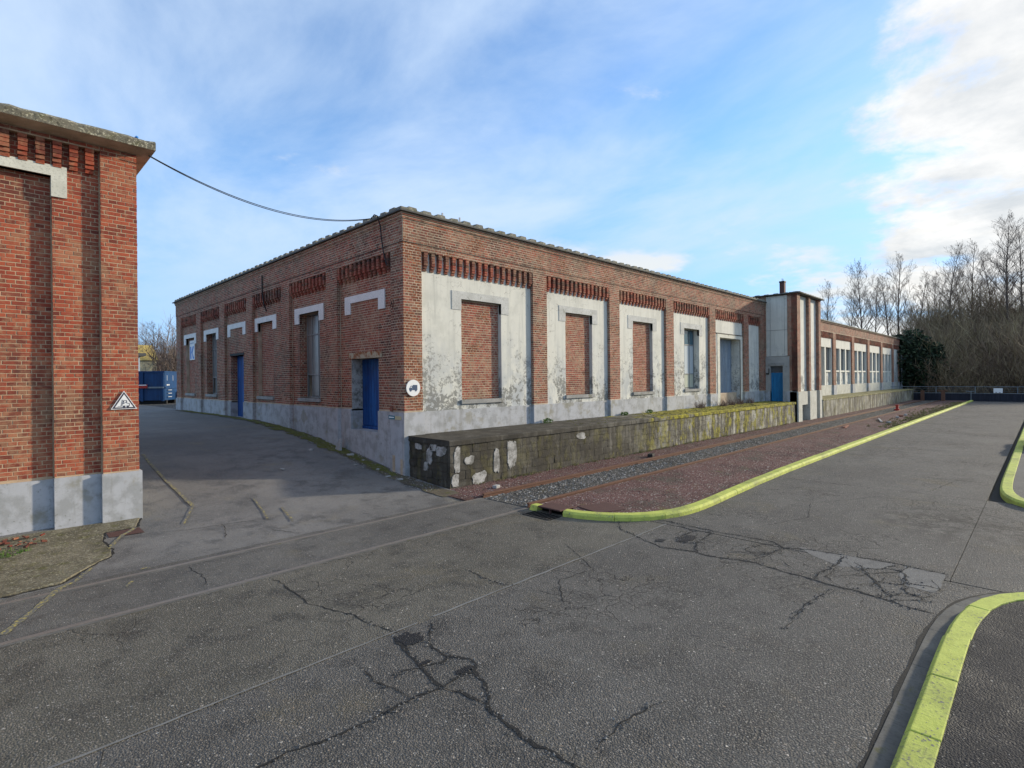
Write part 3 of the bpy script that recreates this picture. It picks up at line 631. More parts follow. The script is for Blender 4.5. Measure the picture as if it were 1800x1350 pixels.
# worn yellow paint lines
YL = [([(.17, 7.38), (.35, 7.74), (.55, 8.15), (.71, 8.53), (.79, 8.61)], .075), ([(.79, 8.61), (.86, 8.66), (.96, 8.84), (1.12, 9.14)], .05), ([(1.39, 9.77), (1.5, 10.09), (1.62, 10.32), (1.75, 10.49), (1.84, 10.63)], .06),
      ([(1.55, 8.60), (1.66, 8.60)], .05), ([(1.29, 8.0), (1.39, 8.18)], .04), ([(2.91, 15.8), (2.86, 14.28), (2.84, 13.31), (2.87, 12.38), (2.87, 11.79), (2.88, 11.36)], .06), ([(2.88, 11.36), (2.64, 10.74), (2.5, 10.4)], .03), ([(3.92, 11.24), (3.78, 10.35), (3.66, 9.8)], .035), ([(4.12, 10.35), (3.99, 9.66), (3.94, 9.4)], .035)]
for i, (p, w) in enumerate(YL):
    MB().ribbon(wiggle(p, .08, .004), w, .016 if p[0][1] > 8.61 else .007, gz, .35).build('paint_line', 'line_yellow', road)

# mossy concrete apron at the foot of the left building
apt = [(-6, 8.72), (.19, 8.66), (.74, 8.70), (.95, 8.98), (1.12, 9.18), (1.21, 9.30), (1.36, 9.43), (1.40, 9.76), (1.36, 10.2), (1.44, 10.66), (1.86, 10.66), (2.02, 11.20), (-6, 11.3)]
ap = MB(); ap.quadprism([(x, y, gz(x, y) - .1) for x, y in apt], [(x, y, gz(x, y) + .022 + .012*math.sin(3*x)) for x, y in apt])
_ae = wiggle([(x+.012, y-.01) for x, y in apt[1:12]], .07, .02)
MB().ribbon(_ae, [random.uniform(.01, .06) for _ in _ae], .008, gz, .4).build('edge_gap', 'crack_tar', road)
apo = ap.build('concrete_apron', 'apron_concrete', bevel=.012); tag(apo, kind='structure')
pl = poly_sheet('stone_flag', [(1.46, 10.34), (1.92, 10.30), (1.90, 10.62), (1.46, 10.60)], .012, 'iron_brown', road, gz)

# rails: flush in the street, standing proud on the track bed
track = empty('railway_track', (20, 7.8, 0), 'single rusty railway track running beside the loading platform', 'track')
for y in (7.13, 8.43):
    MB().box(-20, 7.55, y-.032, y+.032, -.02, .006).build('rail', 'rail_worn', track)
    MB().box(-20, 7.55, y-.085 if y < 8 else y-.10, y-.036, -.02, .0035).build('rail_groove', 'gutter_concrete', track)
    m = MB(); xe = 64.5
    for y0, y1, z0, z1 in ((y-.034, y+.034, .062, .092), (y-.012, y+.012, -.02, .062)): m.box(7.56, xe, y0, y1, z0, z1)
    m.build('rail', 'rail_rust', track)
for k in range(46):
    x = 8.2 + k*1.25
    for y in (7.13, 8.43): MB().box(x-.07, x+.07, y-.10, y+.10, .0, .020).build('rail_chair', 'rail_rust', track)
for x in (13.8, 24.6, 37.0):
    for y in (8.38, 8.48): MB().box(x-.28, x+.28, y-.012, y+.012, .01, .039).build('fish_plate', 'rail_rust', track)

# drain inlet in the kerb
dr = empty('storm_drain', (7.45, 6.5, 0), 'brown iron kerb drain inlet with slotted grate beside the yellow kerb', 'drain')
MB().box(7.47, 7.86, 6.25, 6.80, .085, .112).build('hood', 'iron_brown', dr, bevel=.008)
MB().box(7.60, 7.86, 6.25, 6.80, -.03, .084).build('inlet_back', 'opening_shade', dr)  # painted black for the shade inside the inlet
MB().box(7.49, 7.53, 6.50, 6.53, 0, .084).build('support_post', 'iron_brown', dr)
MB().box(7.12, 7.16, 6.22, 6.86, -.01, .012).build('grate_frame', 'iron_dark', dr)
for k in range(9):
    y = 6.24 + k*.075; MB().box(7.16, 7.46, y, y+.022, -.01, .010).build('grate_bar', 'iron_dark', dr)
MB().box(7.14, 7.47, 6.22, 6.86, -.01, .004).build('grate_shade', 'opening_shade', dr)  # flat black sheet painted as the darkness below the grate
cv = MB().quadprism([(7.95, 5.75, .03), (8.55, 5.55, .03), (8.75, 6.15, .03), (8.1, 6.35, .03)], [(7.95, 5.75, .066), (8.55, 5.55, .066), (8.75, 6.15, .066), (8.1, 6.35, .066)]).build('inspection_cover', 'iron_brown', bevel=.006)
tag(cv, 'rusty iron inspection cover set in the red gravel behind the kerb bend', 'manhole cover')

# ------------------------------------------------------------------ main brick warehouse
X0, Y0 = 7.45, 11.17
FR = Fr((X0, Y0, 0), (1, 0, 0), (0, -1, 0)); FL = Fr((X0, Y0, 0), (0, 1, 0), (-1, 0, 0))
wh = empty('brick_warehouse', (X0, Y0, 0), 'long single storey brick warehouse with white plaster bays, standing at the corner of the ramp', 'building')
PL = 1.70
def corbel_mesh(seed, depth=.11, nc=7):
    r = random.Random(seed); V = []; F = []; RR = []
    for k in range(nc):
        d0 = 0 if k < nc-2 else (.035 if k == nc-2 else .072); z1 = -k*CO - .005; z0 = -(k+1)*CO + .005; w = .0575*r.uniform(.92, 1.02); j = r.uniform(-.003, .003)
        n = len(V)
        for z in (z0, z1):
            for x, y in ((-w+j, d0+r.uniform(0, .006)), (w+j, d0+r.uniform(0, .006)), (w+j, depth+.03), (-w+j, depth+.03)): V.append((x, y, z))
        F += [(n, n+1, n+5, n+4), (n+1, n+2, n+6, n+5), (n+3, n, n+4, n+7), (n, n+3, n+2, n+1), (n+4, n+5, n+6, n+7)]; RR += [r.random()]*8
    n = len(V); w = .047
    for z in (-(nc-.4)*CO, 0):
        for x, y in ((-w, .012), (w, .012), (w, depth+.03), (-w, depth+.03)): V.append((x, y + (.06 if z < 0 else 0), z))
    F += [(n, n+1, n+5, n+4), (n+1, n+2, n+6, n+5), (n+3, n, n+4, n+7)]; RR += [.5]*8
    return V, F, RR
CM = {}
def corbel(fr, u, ztop, parent, mat='brick_brown', depth=.11, nc=7):
    key = (mat, random.randrange(5), depth, nc)
    if key not in CM:
        V, F, RR = corbel_mesh(key[1], depth, nc); me = bpy.data.meshes.new('corbel'); me.from_pydata(V, [], F)
        a = me.attributes.new('rnd', 'FLOAT', 'POINT'); a.data.foreach_set('value', np.array(RR, np.float32)); me.materials.append(M[mat]); CM[key] = me
    x = -fr.U if fr.flip else fr.U; y = -fr.N; o = Vector(fr.p(u, ztop, 0))
    link_copy(CM[key], 'corbel', Matrix(((x.x, y.x, 0, o.x), (x.y, y.y, 0, o.y), (0, 0, 1, o.z), (0, 0, 0, 1))), parent)
def corbels(fr, a, b, ztop, parent, mat='brick_brown', pitch=.225):
    n = max(2, int((b-a)/pitch)); p = (b-a)/n
    for k in range(n): corbel(fr, a + p*(k+.5) + .02, ztop, parent, mat)

TZ = 6.63
wb = Bricks(); body = MB()
pilR = [(0, .565), (4.71, 5.37), (8.80, 9.46), (12.88, 13.54), (16.96, 17.62), (21.0, 21.65), (23.3, 23.92)]
pilL = [(0, .58), (3.41, 4.12), (6.76, 7.46), (10.13, 10.80), (13.36, 14.06), (16.72, 17.44), (20.15, 21.0)]
def frame_opening(m, fr, a, b, z0, z1, o0, o1, s, t, d0, d1):
    m.fbox(fr, a, o0, z0, z1, d0, d1); m.fbox(fr, o1, b, z0, z1, d0, d1)
    if s > z0: m.fbox(fr, o0, o1, z0, s, d0, d1)
    if t < z1: m.fbox(fr, o0, o1, t, z1, d0, d1)
def facade_common(fr, pil, length, dmg):
    for i, (a, b) in enumerate(pil):
        s0 = .012 if (i == 0) else 0
        body.fbox(fr, a+.010 if (i or fr is FR) else .201, b-.010, PL-.06, 5.76, .010, .20)
        wb.field(fr, a, b, PL, 5.936, 0, 'brick_brown', joint=.0165, dmg=dmg if i else (.62 if fr is FR else .12), phase=a)
        # side of the pilaster that faces the camera
        side = Fr(fr.p(a, 0, 0) , -fr.N, -fr.U); wb.field(side, 0, .11, PL, 5.75, 0, 'brick_brown', joint=.0165) if i else None
        m = MB().fbox(fr, a-.03 if i else (-.03 if fr is FR else .251), b+.03, -.15, PL, -.03, .25); m.build('plinth', 'plinth_paint', wh)
    body.fbox(fr, .010 if fr is FR else .451, length, 5.76, TZ, .010, .45)
    body.fbox(fr, 0, length, 5.936, TZ, -.008, .01)
    body.fbox(fr, -.03, length, 6.49, TZ, -.036, -.008); body.fbox(fr, -.06, length, 6.565, TZ, -.066, -.036)
    for a, b in zip([p[1] for p in pil[:-1]], [p[0] for p in pil[1:]]): wb.field(fr, a, b, 5.75, 5.936, 0, 'brick_brown', joint=.0165, dmg=dmg)
    wb.field(fr, 0, length, 5.937, 6.47, -.018, 'brick_brown', joint=.0165, dmg=dmg)
    wb.field(fr, -.03, length, 6.49, 6.558, -.046, 'brick_brown', joint=.010); wb.field(fr, -.06, length, 6.565, 6.632, -.076, 'brick_brown', joint=.010)
facade_common(FR, pilR, 23.92, .18); facade_common(FL, pilL, 21.0, .10)
# dark joint strip, shadow line under the proud brick band painted in
MB().fbox(FR, .01, 23.9, 5.924, 5.9355, -.004, .1).fbox(FL, .01, 21, 5.924, 5.9355, -.004, .1).build('shadow_joint_strip', 'iron_dark', wh)

def sill(fr, o0, o1, z, parent, d=.05): MB().fbox(fr, o0-.05, o1+.06, z-.115, z, d, .34).build('sill', 'sill_stone', parent, bevel=.010)
def door_boards(fr, u0, u1, z0, z1, d, n, mat, parent, name='door'):
    door = MB().fbox(fr, u0, u1, z0, z1, d+.02, d+.05).build(name, mat, parent); w = (u1-u0)/n
    for k in range(n): MB().fbox(fr, u0+k*w+.004, u0+(k+1)*w-.004, z0+.01, z1-.01, d + random.uniform(-.002, .002), d+.019).build('board', mat, door, bevel=.003)
    return door
def steel_window(fr, u0, u1, z0, z1, d, cols, rows, parent, mats, fm='steel_frame'):
    win = MB().fbox(fr, u0, u1, z0, z0+.045, d, d+.05).fbox(fr, u0, u1, z1-.045, z1, d, d+.05).fbox(fr, u0, u0+.045, z0+.046, z1-.046, d, d+.05).fbox(fr, u1-.045, u1, z0+.046, z1-.046, d, d+.05).build('window', fm, parent)
    for u in cols: MB().fbox(fr, u-.018, u+.018, z0+.046, z1-.046, d+.004, d+.046).build('mullion', fm, win)
    for z in rows: MB().fbox(fr, u0+.046, u1-.046, z-.02, z+.02, d-.004, d+.052).build('transom', fm, win)
    cs = [u0+.045] + list(cols) + [u1-.045]; rs = [z0+.045] + list(rows) + [z1-.045]
    for i in range(len(cs)-1):
        for j in range(len(rs)-1):
            mt = mats(i, j)
            if mt: MB().fbox(fr, cs[i]+.016, cs[i+1]-.016, rs[j]+.018, rs[j+1]-.018, d+.022, d+.030).build('pane', mt, win)
    return win

# right facade bays
baysR = [(pilR[i][1], pilR[i+1][0]) for i in range(6)]
opR = {0: (1.93, 3.44, 1.95, 4.70, 'infill'), 1: (6.40, 7.88, 1.95, 4.70, 'infill'), 2: (10.49, 11.96, 1.95, 4.70, 'infill'), 3: (14.63, 16.08, 1.98, 4.68, 'window'), 4: (18.25, 20.76, 1.12, 4.44, 'gate'), 5: None}
for i, (a, b) in enumerate(baysR):
    corbels(FR, a, b, 5.75, wh)
    pm = MB(); op = opR[i]; zp = PL - .04
    if op:
        o0, o1, s, t, kind = op; dp = .24 if kind == 'infill' else (.46 if kind == 'window' else .62)
        frame_opening(pm, FR, a, b, zp if kind != 'gate' else 1.13, 5.758, o0, o1, s, t, .11, dp)
        if kind != 'gate':
            pp = MB().fbox(FR, a+.0, b-.0, -.15, zp+.035, .075, .30); pp.build('plinth', 'plinth_paint', wh)
            inv_u(FR, o0-.33, o1+.31, o0, o1, 4.91, t, 4.40, .094, .20, 'lintel_concrete', wh); sill(FR, o0, o1, s, wh)
        if kind == 'infill':
            body.fbox(FR, o0-.05, o1+.05, s-.1, t+.1, .241, .40); wb.field(FR, o0, o1, s, t, .231, 'brick_infill', joint=.015, dmg=.15, phase=.07*i)
        elif kind == 'window':
            steel_window(FR, o0, o1, s, t, .36, [o0+.50, o0+1.0], [2.66, 3.98], wh, lambda c, r: ('board_beige', 'curtain', 'glass_reflection_tint')[r])
        else:
            pg = MB().fbox(FR, a, o0-.28, -.15, PL, .075, .30).fbox(FR, o1+.31, b, -.15, PL, .075, .30); pg.build('plinth', 'plinth_paint', wh)
            inv_u(FR, 17.97, 21.0, o0, o1, 4.61, t, 1.13, .085, .14, 'lintel_cream', wh)
            MB().fbox(FR, 17.80, 20.98, 4.625, 4.655, .06, .12).build('door_track', 'iron_dark', wh)
            g = MB(); n = 40; w = (o1-o0)/n                                      # folded steel gate
            for k in range(n+1):
                d = .52 + .06*abs(((k*5.0/n*2) % 2) - 1)*1.0 + (.02 if k % 4 < 2 else 0)
                for z in (s, t): g.v.append(FR.p(o0+k*w, z, d))
            g.f = [(2*k, 2*k+2, 2*k+3, 2*k+1) for k in range(n)]; g.build('gate', 'door_steel', wh)
    else:
        pm.fbox(FR, a, b, zp, 5.758, .11, .24); MB().fbox(FR, a, b, -.15, zp+.035, .075, .30).build('plinth', 'plinth_paint', wh)
    pm.build('plaster_panel', 'plaster', wh)
    body.fbox(FR, a, b, -.15, 1.7, .32, .45)
    if not op: body.fbox(FR, a, b, 1.6, 5.9, .26, .45)
    else: frame_opening(body, FR, a, b, 1.71 if op[4] != 'gate' else 1.12, 5.758, op[0]-.01, op[1]+.01, op[2]-.01, op[3]+.01, .49 if op[4] == 'window' else (.64 if op[4] == 'gate' else .26), .70)

# left facade bays
baysL = [(pilL[i][1], pilL[i+1][0]) for i in range(6)]
opL = [(1.31, 2.79, 'door'), (4.77, 6.22, 'window'), (8.41, 9.87, 'infill'), (11.45, 12.92, 'door2'), (14.77, 16.22, 'window'), (18.10, 19.57, 'infill')]
for i, (a, b) in enumerate(baysL):
    corbels(FL, a, b, 5.75, wh)
    o0, o1, kind = opL[i]; s, t = 1.96, 4.69
    if kind == 'door': s, t, o0b, o1b = 1.13, 3.11, 1.36, 2.81
    elif kind == 'door2': s, t, o0b, o1b = 1.06, 3.58, 11.45, 12.92
    else: o0b, o1b = o0, o1
    frame_opening(body, FL, a-.01, b+.01, PL-.05, 5.758, o0b, o1b, max(s, PL-.05), t, .120, .52)
    wb.field(FL, a, o0b, PL, 5.75, .11, 'brick_brown', joint=.0165, dmg=.05, phase=a); wb.field(FL, o1b, b, PL, 5.75, .11, 'brick_brown', joint=.0165, dmg=.05, phase=a)
    wb.field(FL, o0b, o1b, t, 5.75, .11, 'brick_infill' if kind == 'door' else 'brick_brown', joint=.0165, phase=a)
    if s > PL: wb.field(FL, o0b, o1b, PL, s, .11, 'brick_brown', joint=.0165, phase=a)
    inv_u(FL, o0-.315, o1+.32, o0, o1, 4.89, 4.69, 4.38, .085, .20, 'lintel_white', wh)
    # brick reveal on the far side of each opening
    rev = Fr(FL.p(o1b-.010, 0, .11), (1, 0, 0), (0, -1, 0))
    if kind in ('window', 'door2'): wb.field(rev, 0, .25, max(s, PL), t, 0, 'brick_brown', joint=.0165)
    ph = MB()
    if kind in ('door', 'door2'):
        frame_opening(ph, FL, a, b, -.15, PL-.004, o0b, o1b, s, PL-.004, .08, .50)
    else: ph.fbox(FL, a, b, -.15, PL-.004, .08, .40)
    ph.build('plinth', 'plinth_paint', wh)
    if kind == 'infill':
        body.fbox(FL, o0-.02, o1+.02, s-.1, t+.1, .251, .5); wb.field(FL, o0, o1, s, t, .241, 'brick_infill', joint=.015, phase=.05*i); sill(FL, o0, o1, s, wh)
    elif kind == 'window':
        steel_window(FL, o0, o1, s, t, .36, [o0+.62, o0+1.08], [2.72, 4.02], wh, lambda c, r: None if (c == 2 and r == 0) else 'glass_dirty'); sill(FL, o0, o1, s, wh)
    elif kind == 'door':
        MB().fbox(FL, o0b, o0b+.012, s, t, .125, .48).build('door_reveal', 'render_patch', wh); MB().fbox(FL, o1b-.012, o1b, PL, t, .125, .48).build('door_reveal', 'render_patch', wh)
        dd = door_boards(FL, o0b+.013, o1b-.013, s+.09, t, .45, 9, 'door_blue', wh); MB().fbox(FL, o0b+.02, o1b-.02, s, s+.085, .43, .48).build('threshold', 'door_blue', dd); MB().fbox(FL, o0b+.10, o0b+.13, 1.95, 2.15, .41, .449).build('handle', 'iron_dark', dd)
        MB().fbox(FL, 1.17, 2.94, 3.11, 3.285, .088, .30).build('door_beam', 'beam_rust', wh, bevel=.006)
    else:
        door_boards(FL, o0b, o1b, s, t, .36, 8, 'door_blue', wh); MB().fbox(FL, o0b-.08, o1b+.08, t, t+.09, .098, .38).build('door_beam', 'iron_dark', wh)
body.fbox(FL, 19.9, 20.2, PL, 5.75, .13, .5)
# rear walls and roof close the building so that it is dark inside
body.box(X0+.1, 31.4, Y0+20.6, Y0+21.0, -.1, TZ).box(31.0, 31.3, Y0+.7, Y0+21, -.1, TZ)
body.build('wall', 'mortar_brown', wh)
MB().box(X0+.2, 31.3, Y0+.2, Y0+20.9, TZ-.12, TZ+.01).build('roof', 'roof_felt', wh)
MB().box(X0+.6, 31.2, Y0+.72, Y0+20.4, 1.0, 1.1).build('inner_floor', 'interior_dark', wh)
wb.build(wh, 300)
# coping: thin drip slab with humped edge tiles
cop = MB(); cop.box(X0-.15, X0+.5, Y0-.15, Y0+21.1, TZ+.004, TZ+.04).box(X0+.502, 31.34, Y0-.15, Y0+.5, TZ+.004, TZ+.04)
cop.build('coping', 'roof_felt', wh)
tp = [(0, 0), (.44, 0), (.44, .030), (.34, .034), (.315, .092), (.095, .092), (.07, .034), (0, .030)]
def tile_mesh(seed):
    r = random.Random(seed); m = MB(); q = [(x, z*r.uniform(.85, 1.12)) for x, z in tp]
    m.quadprism([(x, -.12, z) for x, z in q], [(x, .42, z + .02) for x, z in q]); me = m.mesh('coping_tile'); me.materials.append(M['coping_tile']); return me
TM = [tile_mesh(s) for s in range(6)]
for k in range(54):
    link_copy(random.choice(TM), 'coping_tile', Matrix.Translation((X0 + .02 + k*.44, Y0 + random.uniform(-.012, .006), TZ+.042)), wh)
for k in range(48):
    link_copy(random.choice(TM), 'coping_tile', Matrix.Translation((X0 + random.uniform(-.012, .006), Y0 + .48 + k*.432, TZ+.042)) @ Matrix.Rotation(-math.pi/2, 4, 'Z'), wh)
MB().box(X0-.13, X0+.2, Y0-.13, Y0+.14, TZ+.042, TZ+.105).build('coping_tile', 'coping_tile', wh, bevel=.012)
for x in (1.27, 1.86): MB().fbox(FR, x, x+.035, TZ+.1, TZ+.27, .05, .085).build('roof_bolt', 'pipe_grey', wh)
# broken plaster and rubble at the plinth corner
for (u, z0, z1, w) in ((.38, .10, .62, .12), (.05, .08, .55, .10)):
    MB().fbox(FL, u, u+w, z0, z1, -.034, -.028).build('exposed_masonry', 'mortar_brown', wh)

# ------------------------------------------------------------------ loading platform in front of the warehouse
plat = empty('loading_platform', (X0+.1, 9.55, 0), 'long dark concrete loading platform with mossy top beside the railway track', 'platform')
PX0, PX1, PY = 7.56, 31.15, 9.55; PT = 1.12
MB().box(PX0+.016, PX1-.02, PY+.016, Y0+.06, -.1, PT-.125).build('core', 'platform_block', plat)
tv = []; n = 64                                                     # worn top slab with an uneven front edge
top = MB(); xs = [PX0-.02 + (PX1-PX0+.02)*k/n for k in range(n+1)]
for k, x in enumerate(xs):
    e = random.uniform(-.012, .012); zz = random.uniform(-.006, .006)
    top.v += [(x, PY-.035+e, PT-.12), (x, PY-.035+e, PT-.02+zz), (x, PY-.012+e, PT+zz), (x, Y0+.05, PT+.008), (x, Y0+.05, PT-.12)]
for k in range(n):
    for j in range(5): q = (j+1) % 5; top.f.append((k*5+j, k*5+q, k*5+5+q, k*5+5+j))
top.f.append((0, 1, 2, 3, 4)); top.f.append(tuple(n*5+j for j in range(5))[::-1])
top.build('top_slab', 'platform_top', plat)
BL = .455
def block_mesh(seed):
    r = random.Random(seed); m = MB(); m.box(-.5, .5, 0, 1, -.5, .5)
    me = m.mesh('block'); bm = bmesh.new(); bm.from_mesh(me); bmesh.ops.subdivide_edges(bm, edges=bm.edges[:], cuts=2, use_grid_fill=True)
    for v in bm.verts:
        if v.co.y < .4: v.co.x += r.uniform(-.006, .006); v.co.z += r.uniform(-.012, .012); v.co.y += r.uniform(-.05, .07)
        if abs(abs(v.co.x)-.5) < .03 and abs(abs(v.co.z)-.5) < .06 and v.co.y < .3: v.co.x *= .99; v.co.z *= .97; v.co.y += .06
    bm.to_mesh(me); bm.free(); a = me.attributes.new('rnd', 'FLOAT', 'POINT'); a.data.foreach_set('value', np.full(len(me.vertices), r.random(), np.float32))
    me.materials.append(M['platform_block']); return me
BM = [block_mesh(s) for s in range(12)]
for row in range(5):
    z = .10 + row*.2 - .005; off = 0 if row % 2 else -BL/2
    x = PX0 + .02 + off
    while x < PX1 - .05:
        a = max(x, PX0+.012); b = min(x+BL, PX1); x += BL
        if b - a < .06: continue
        o = Vector(((a+b)/2, PY + random.uniform(-.005, .006), z)); w = b-a-.006
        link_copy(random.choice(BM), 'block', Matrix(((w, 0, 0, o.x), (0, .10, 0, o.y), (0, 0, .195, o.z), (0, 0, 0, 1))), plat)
    y = PY + .012 + (0 if row % 2 == 0 else -.2)
    while y < Y0 - .05:
        a = max(y, PY+.09); b = min(y+.42, Y0-.04); y += .42
        if b - a < .06: continue
        o = Vector((PX0 + random.uniform(-.010, .010), (a+b)/2, z)); w = b-a-.006
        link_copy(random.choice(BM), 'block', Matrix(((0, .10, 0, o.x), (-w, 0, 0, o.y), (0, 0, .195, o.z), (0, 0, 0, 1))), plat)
FP = Fr((0, PY, 0), (1, 0, 0), (0, -1, 0)); FPE = Fr((PX0, 0, 0), (0, 1, 0), (-1, 0, 0))
def blob(fr, u, z, w, h, d0, d1, mat, parent, seed, name='render_patch', n=56):
    r = random.Random(seed); poly = []; ph = [r.uniform(0, 6.28) for _ in range(5)]; q = 1.0
    for k in range(n):
        a = 2*math.pi*k/n; q = .86 + .10*math.sin(2*a+ph[0]) + .07*math.sin(3*a+ph[1]) + .045*math.sin(7*a+ph[2]) + .03*math.sin(13*a+ph[3]) + r.uniform(-.018, .018); ca, sa = math.cos(a), math.sin(a)
        poly.append((u + w*.5*q*math.copysign(abs(ca)**.62, ca), z + h*.5*q*math.copysign(abs(sa)**.62, sa)))
    MB().fprism(fr, poly, d0, d1).build(name, mat, parent)
for i, (u, z, w, h) in enumerate([(7.78, .66, .22, .62), (8.15, .62, .30, .24), (8.45, .17, .50, .32), (9.02, .50, .20, .74), (9.55, .62, .34, .86), (12.4, .84, .5, .2), (7.72, .2, .26, .3)]):
    blob(FP, u, z, w, h, -.0075, .02, 'render_patch', plat, i)
for i, (u, z, w, h) in enumerate([(9.86, .86, .42, .26), (10.30, .72, .22, .5), (10.15, .93, .3, .18), (10.75, .9, .3, .16), (10.45, .45, .16, .25)]):
    blob(FPE, u, z, w, h, -.013, .02, 'render_patch', plat, 40+i)

# ------------------------------------------------------------------ stair tower
tw = empty('stair_tower', (31.35, 9.47, 0), 'square brick and white plaster tower projecting over the railway track', 'tower')
TL = Fr((31.35, 9.47, 0), (0, 1, 0), (-1, 0, 0)); TF = Fr((31.35, 9.47, 0), (1, 0, 0), (0, -1, 0))
tb = Bricks(); tbody = MB(); TT = 7.0; TW = 4.30
tbody.fbox(TL, .3, 2.25, 3.0, TT, .18, .6); tbody.fbox(TL, .012, .50, 1.68, TT, .010, .5); tbody.fbox(TL, 1.62, 2.25, 1.1, TT, .010, .18)
tb.field(TL, 0, .52, 1.70, TT, 0, 'brick_brown', joint=.0165); tb.field(TL, 1.62, 2.25, 1.7, TT, 0, 'brick_brown', joint=.0165)
MB().fbox(TL, .50, 1.62, 3.62, TT-.05, .04, .18).build('plaster_panel', 'plaster', tw)
MB().fbox(TL, .66, .675, 3.66, TT-.1, .030, .05).fbox(TL, 1.40, 1.415, 3.66, TT-.1, .030, .05).fbox(TL, .5, 1.62, 5.05, 5.07, .030, .05).build('cover_strip', 'sill_stone', tw)
ds = MB(); frame_opening(ds, TL, .42, 1.66, 1.12, 3.60, .76, 1.42, 1.12, 3.08, -.004, .30); ds.build('door_surround', 'concrete_plain', tw)
MB().fbox(TL, .68, 1.50, 3.10, 3.24, -.03, .0).build('door_hood', 'sill_stone', tw)
MB().fbox(TL, .76, 1.42, 2.72, 3.08, .16, .2).build('transom_light', 'glass_dark', tw)
door_boards(TL, .76, 1.42, 1.12, 2.71, .14, 5, 'door_cyan', tw)
MB().tube([TL.p(1.48, 2.66, -.02), TL.p(1.48, 2.95, -.02)], .025).tube([TL.p(1.48, 2.66, -.03), TL.p(1.62, 2.66, -.06)], .04).build('wall_lamp', 'iron_dark', tw)
MB().fbox(TL, .05, .76, .0, 1.68, -.02, .5).fbox(TL, 1.42, 1.66, 1.0, 1.68, -.03, .3).build('plinth', 'plinth_paint', tw)
pT = [(0, .53), (2.02, 2.36), (3.86, TW)]
for i, (a, b) in enumerate(pT):
    tbody.fbox(TF, a+.010, b-.010, 1.60, TT, .010, .30); tb.field(TF, a, b, 1.66, TT, 0, 'brick_brown', joint=.0165, phase=a)
    if i: tb.field(Fr(TF.p(a, 0, 0), (0, 1, 0), (-1, 0, 0)), 0, .17, 1.66, TT, 0, 'brick_brown', joint=.0165)
    w = (.62 if i == 0 else .45)
    MB().fbox(TF, a-.02, a+w, -.2, 1.655, -.03, .40).build('pier', 'concrete_pale', tw)
for a, b in ((.53, 2.02), (2.36, 3.86)):
    MB().fbox(TF, a, b, 1.66, TT-.04, .17, .30).build('plaster_panel', 'plaster', tw)
    MB().fbox(TF, a+.02, a+.06, 2.0, 2.3, .14, .169).fbox(TF, a+.061, a+.42, 1.99, 2.04, .14, .169).build('angle_bracket', 'iron_dark', tw)
MB().fbox(TF, .6, 1.75, .92, 1.655, .03, .4).build('pier_beam', 'concrete_pale', tw)
MB().fbox(TF, 2.43, 3.40, -.2, 1.655, .02, .4).build('pier', 'concrete_pale', tw)
MB().fbox(TF, .55, 4.2, -.2, 1.6, .42, .5).build('undercroft_shade', 'opening_shade', tw)  # black panel painted as the shade in the opening behind the piers
tbody.fbox(TF, .2, TW, 1.6, TT, .31, .7); tbody.fbox(TF, TW-.3, TW, -.1, TT, .31, 2.2); tbody.fbox(TF, .1, TW, 6.0, TT, 1.9, 2.25)
tbody.build('wall', 'mortar_brown', tw); tb.build(tw, 0)
MB().box(31.18, 35.80, 9.30, 11.90, TT+.002, TT+.045).build('roof', 'roof_felt', tw)
for k in range(10): link_copy(random.choice(TM), 'coping_tile', Matrix.Translation((31.22 + k*.455, 9.44, TT+.03)) @ Matrix.Diagonal((1, 1, .5, 1)), tw)
for k in range(5): link_copy(random.choice(TM), 'coping_tile', Matrix.Translation((31.32, 9.72 + k*.5, TT+.03)) @ Matrix.Rotation(-math.pi/2, 4, 'Z') @ Matrix.Diagonal((1, 1, .5, 1)), tw)
ch = MB().box(32.48, 32.73, 10.48, 10.73, TT+.046, TT+.84).build('chimney', 'iron_brown', tw)
MB().box(32.46, 32.75, 10.46, 10.75, TT+.841, TT+.93).build('chimney_cap', 'iron_dark', ch)
for dx_ in (.03, .2): MB().tube([(32.48+dx_, 10.6, TT+.93), (32.48+dx_, 10.6, TT+1.08)], .012).build('antenna', 'iron_dark', ch)


# ------------------------------------------------------------------ annex beyond the tower
ax = empty('brick_annex', (35.65, Y0, 0), 'low brick annex with rows of tall narrow windows beyond the tower', 'building')
ab = Bricks(); abody = MB(); AT = 6.42; AP = 1.81; AE = 63.6
pilA = [(31.9, 32.6), (37.65, 38.4), (43.1, 43.85), (48.55, 49.3), (53.95, 54.7), (59.35, 60.1), (62.7, AE)]
abody.fbox(FR, 28.3, AE, 5.70, AT, .010, .45)
ab.field(FR, 28.3, AE, 5.70, AT, 0, 'brick_brown', joint=.0165)
MB().fbox(FR, 28.3, AE+.1, AT+.004, AT+.07, -.10, .5).build('coping', 'coping_tile', ax)
MB().fbox(FR, 28.3, AE, AT-.10, AT-.02, -.05, .009).build('cornice', 'brick_brown', ax)
for i, (a, b) in enumerate(pilA):
    abody.fbox(FR, a+.01, b-.01, AP-.05, 5.71, .010, .30); ab.field(FR, a, b, AP, 5.70, 0, 'brick_brown', joint=.015, phase=a)
    ab.field(Fr(FR.p(a, 0, 0), (0, 1, 0), (-1, 0, 0)), 0, .12, AP, 5.7, 0, 'brick_brown', joint=.0165)
    MB().fbox(FR, a-.02, b+.02, -.1, AP, -.03, .3).build('plinth', 'plinth_paint', ax)
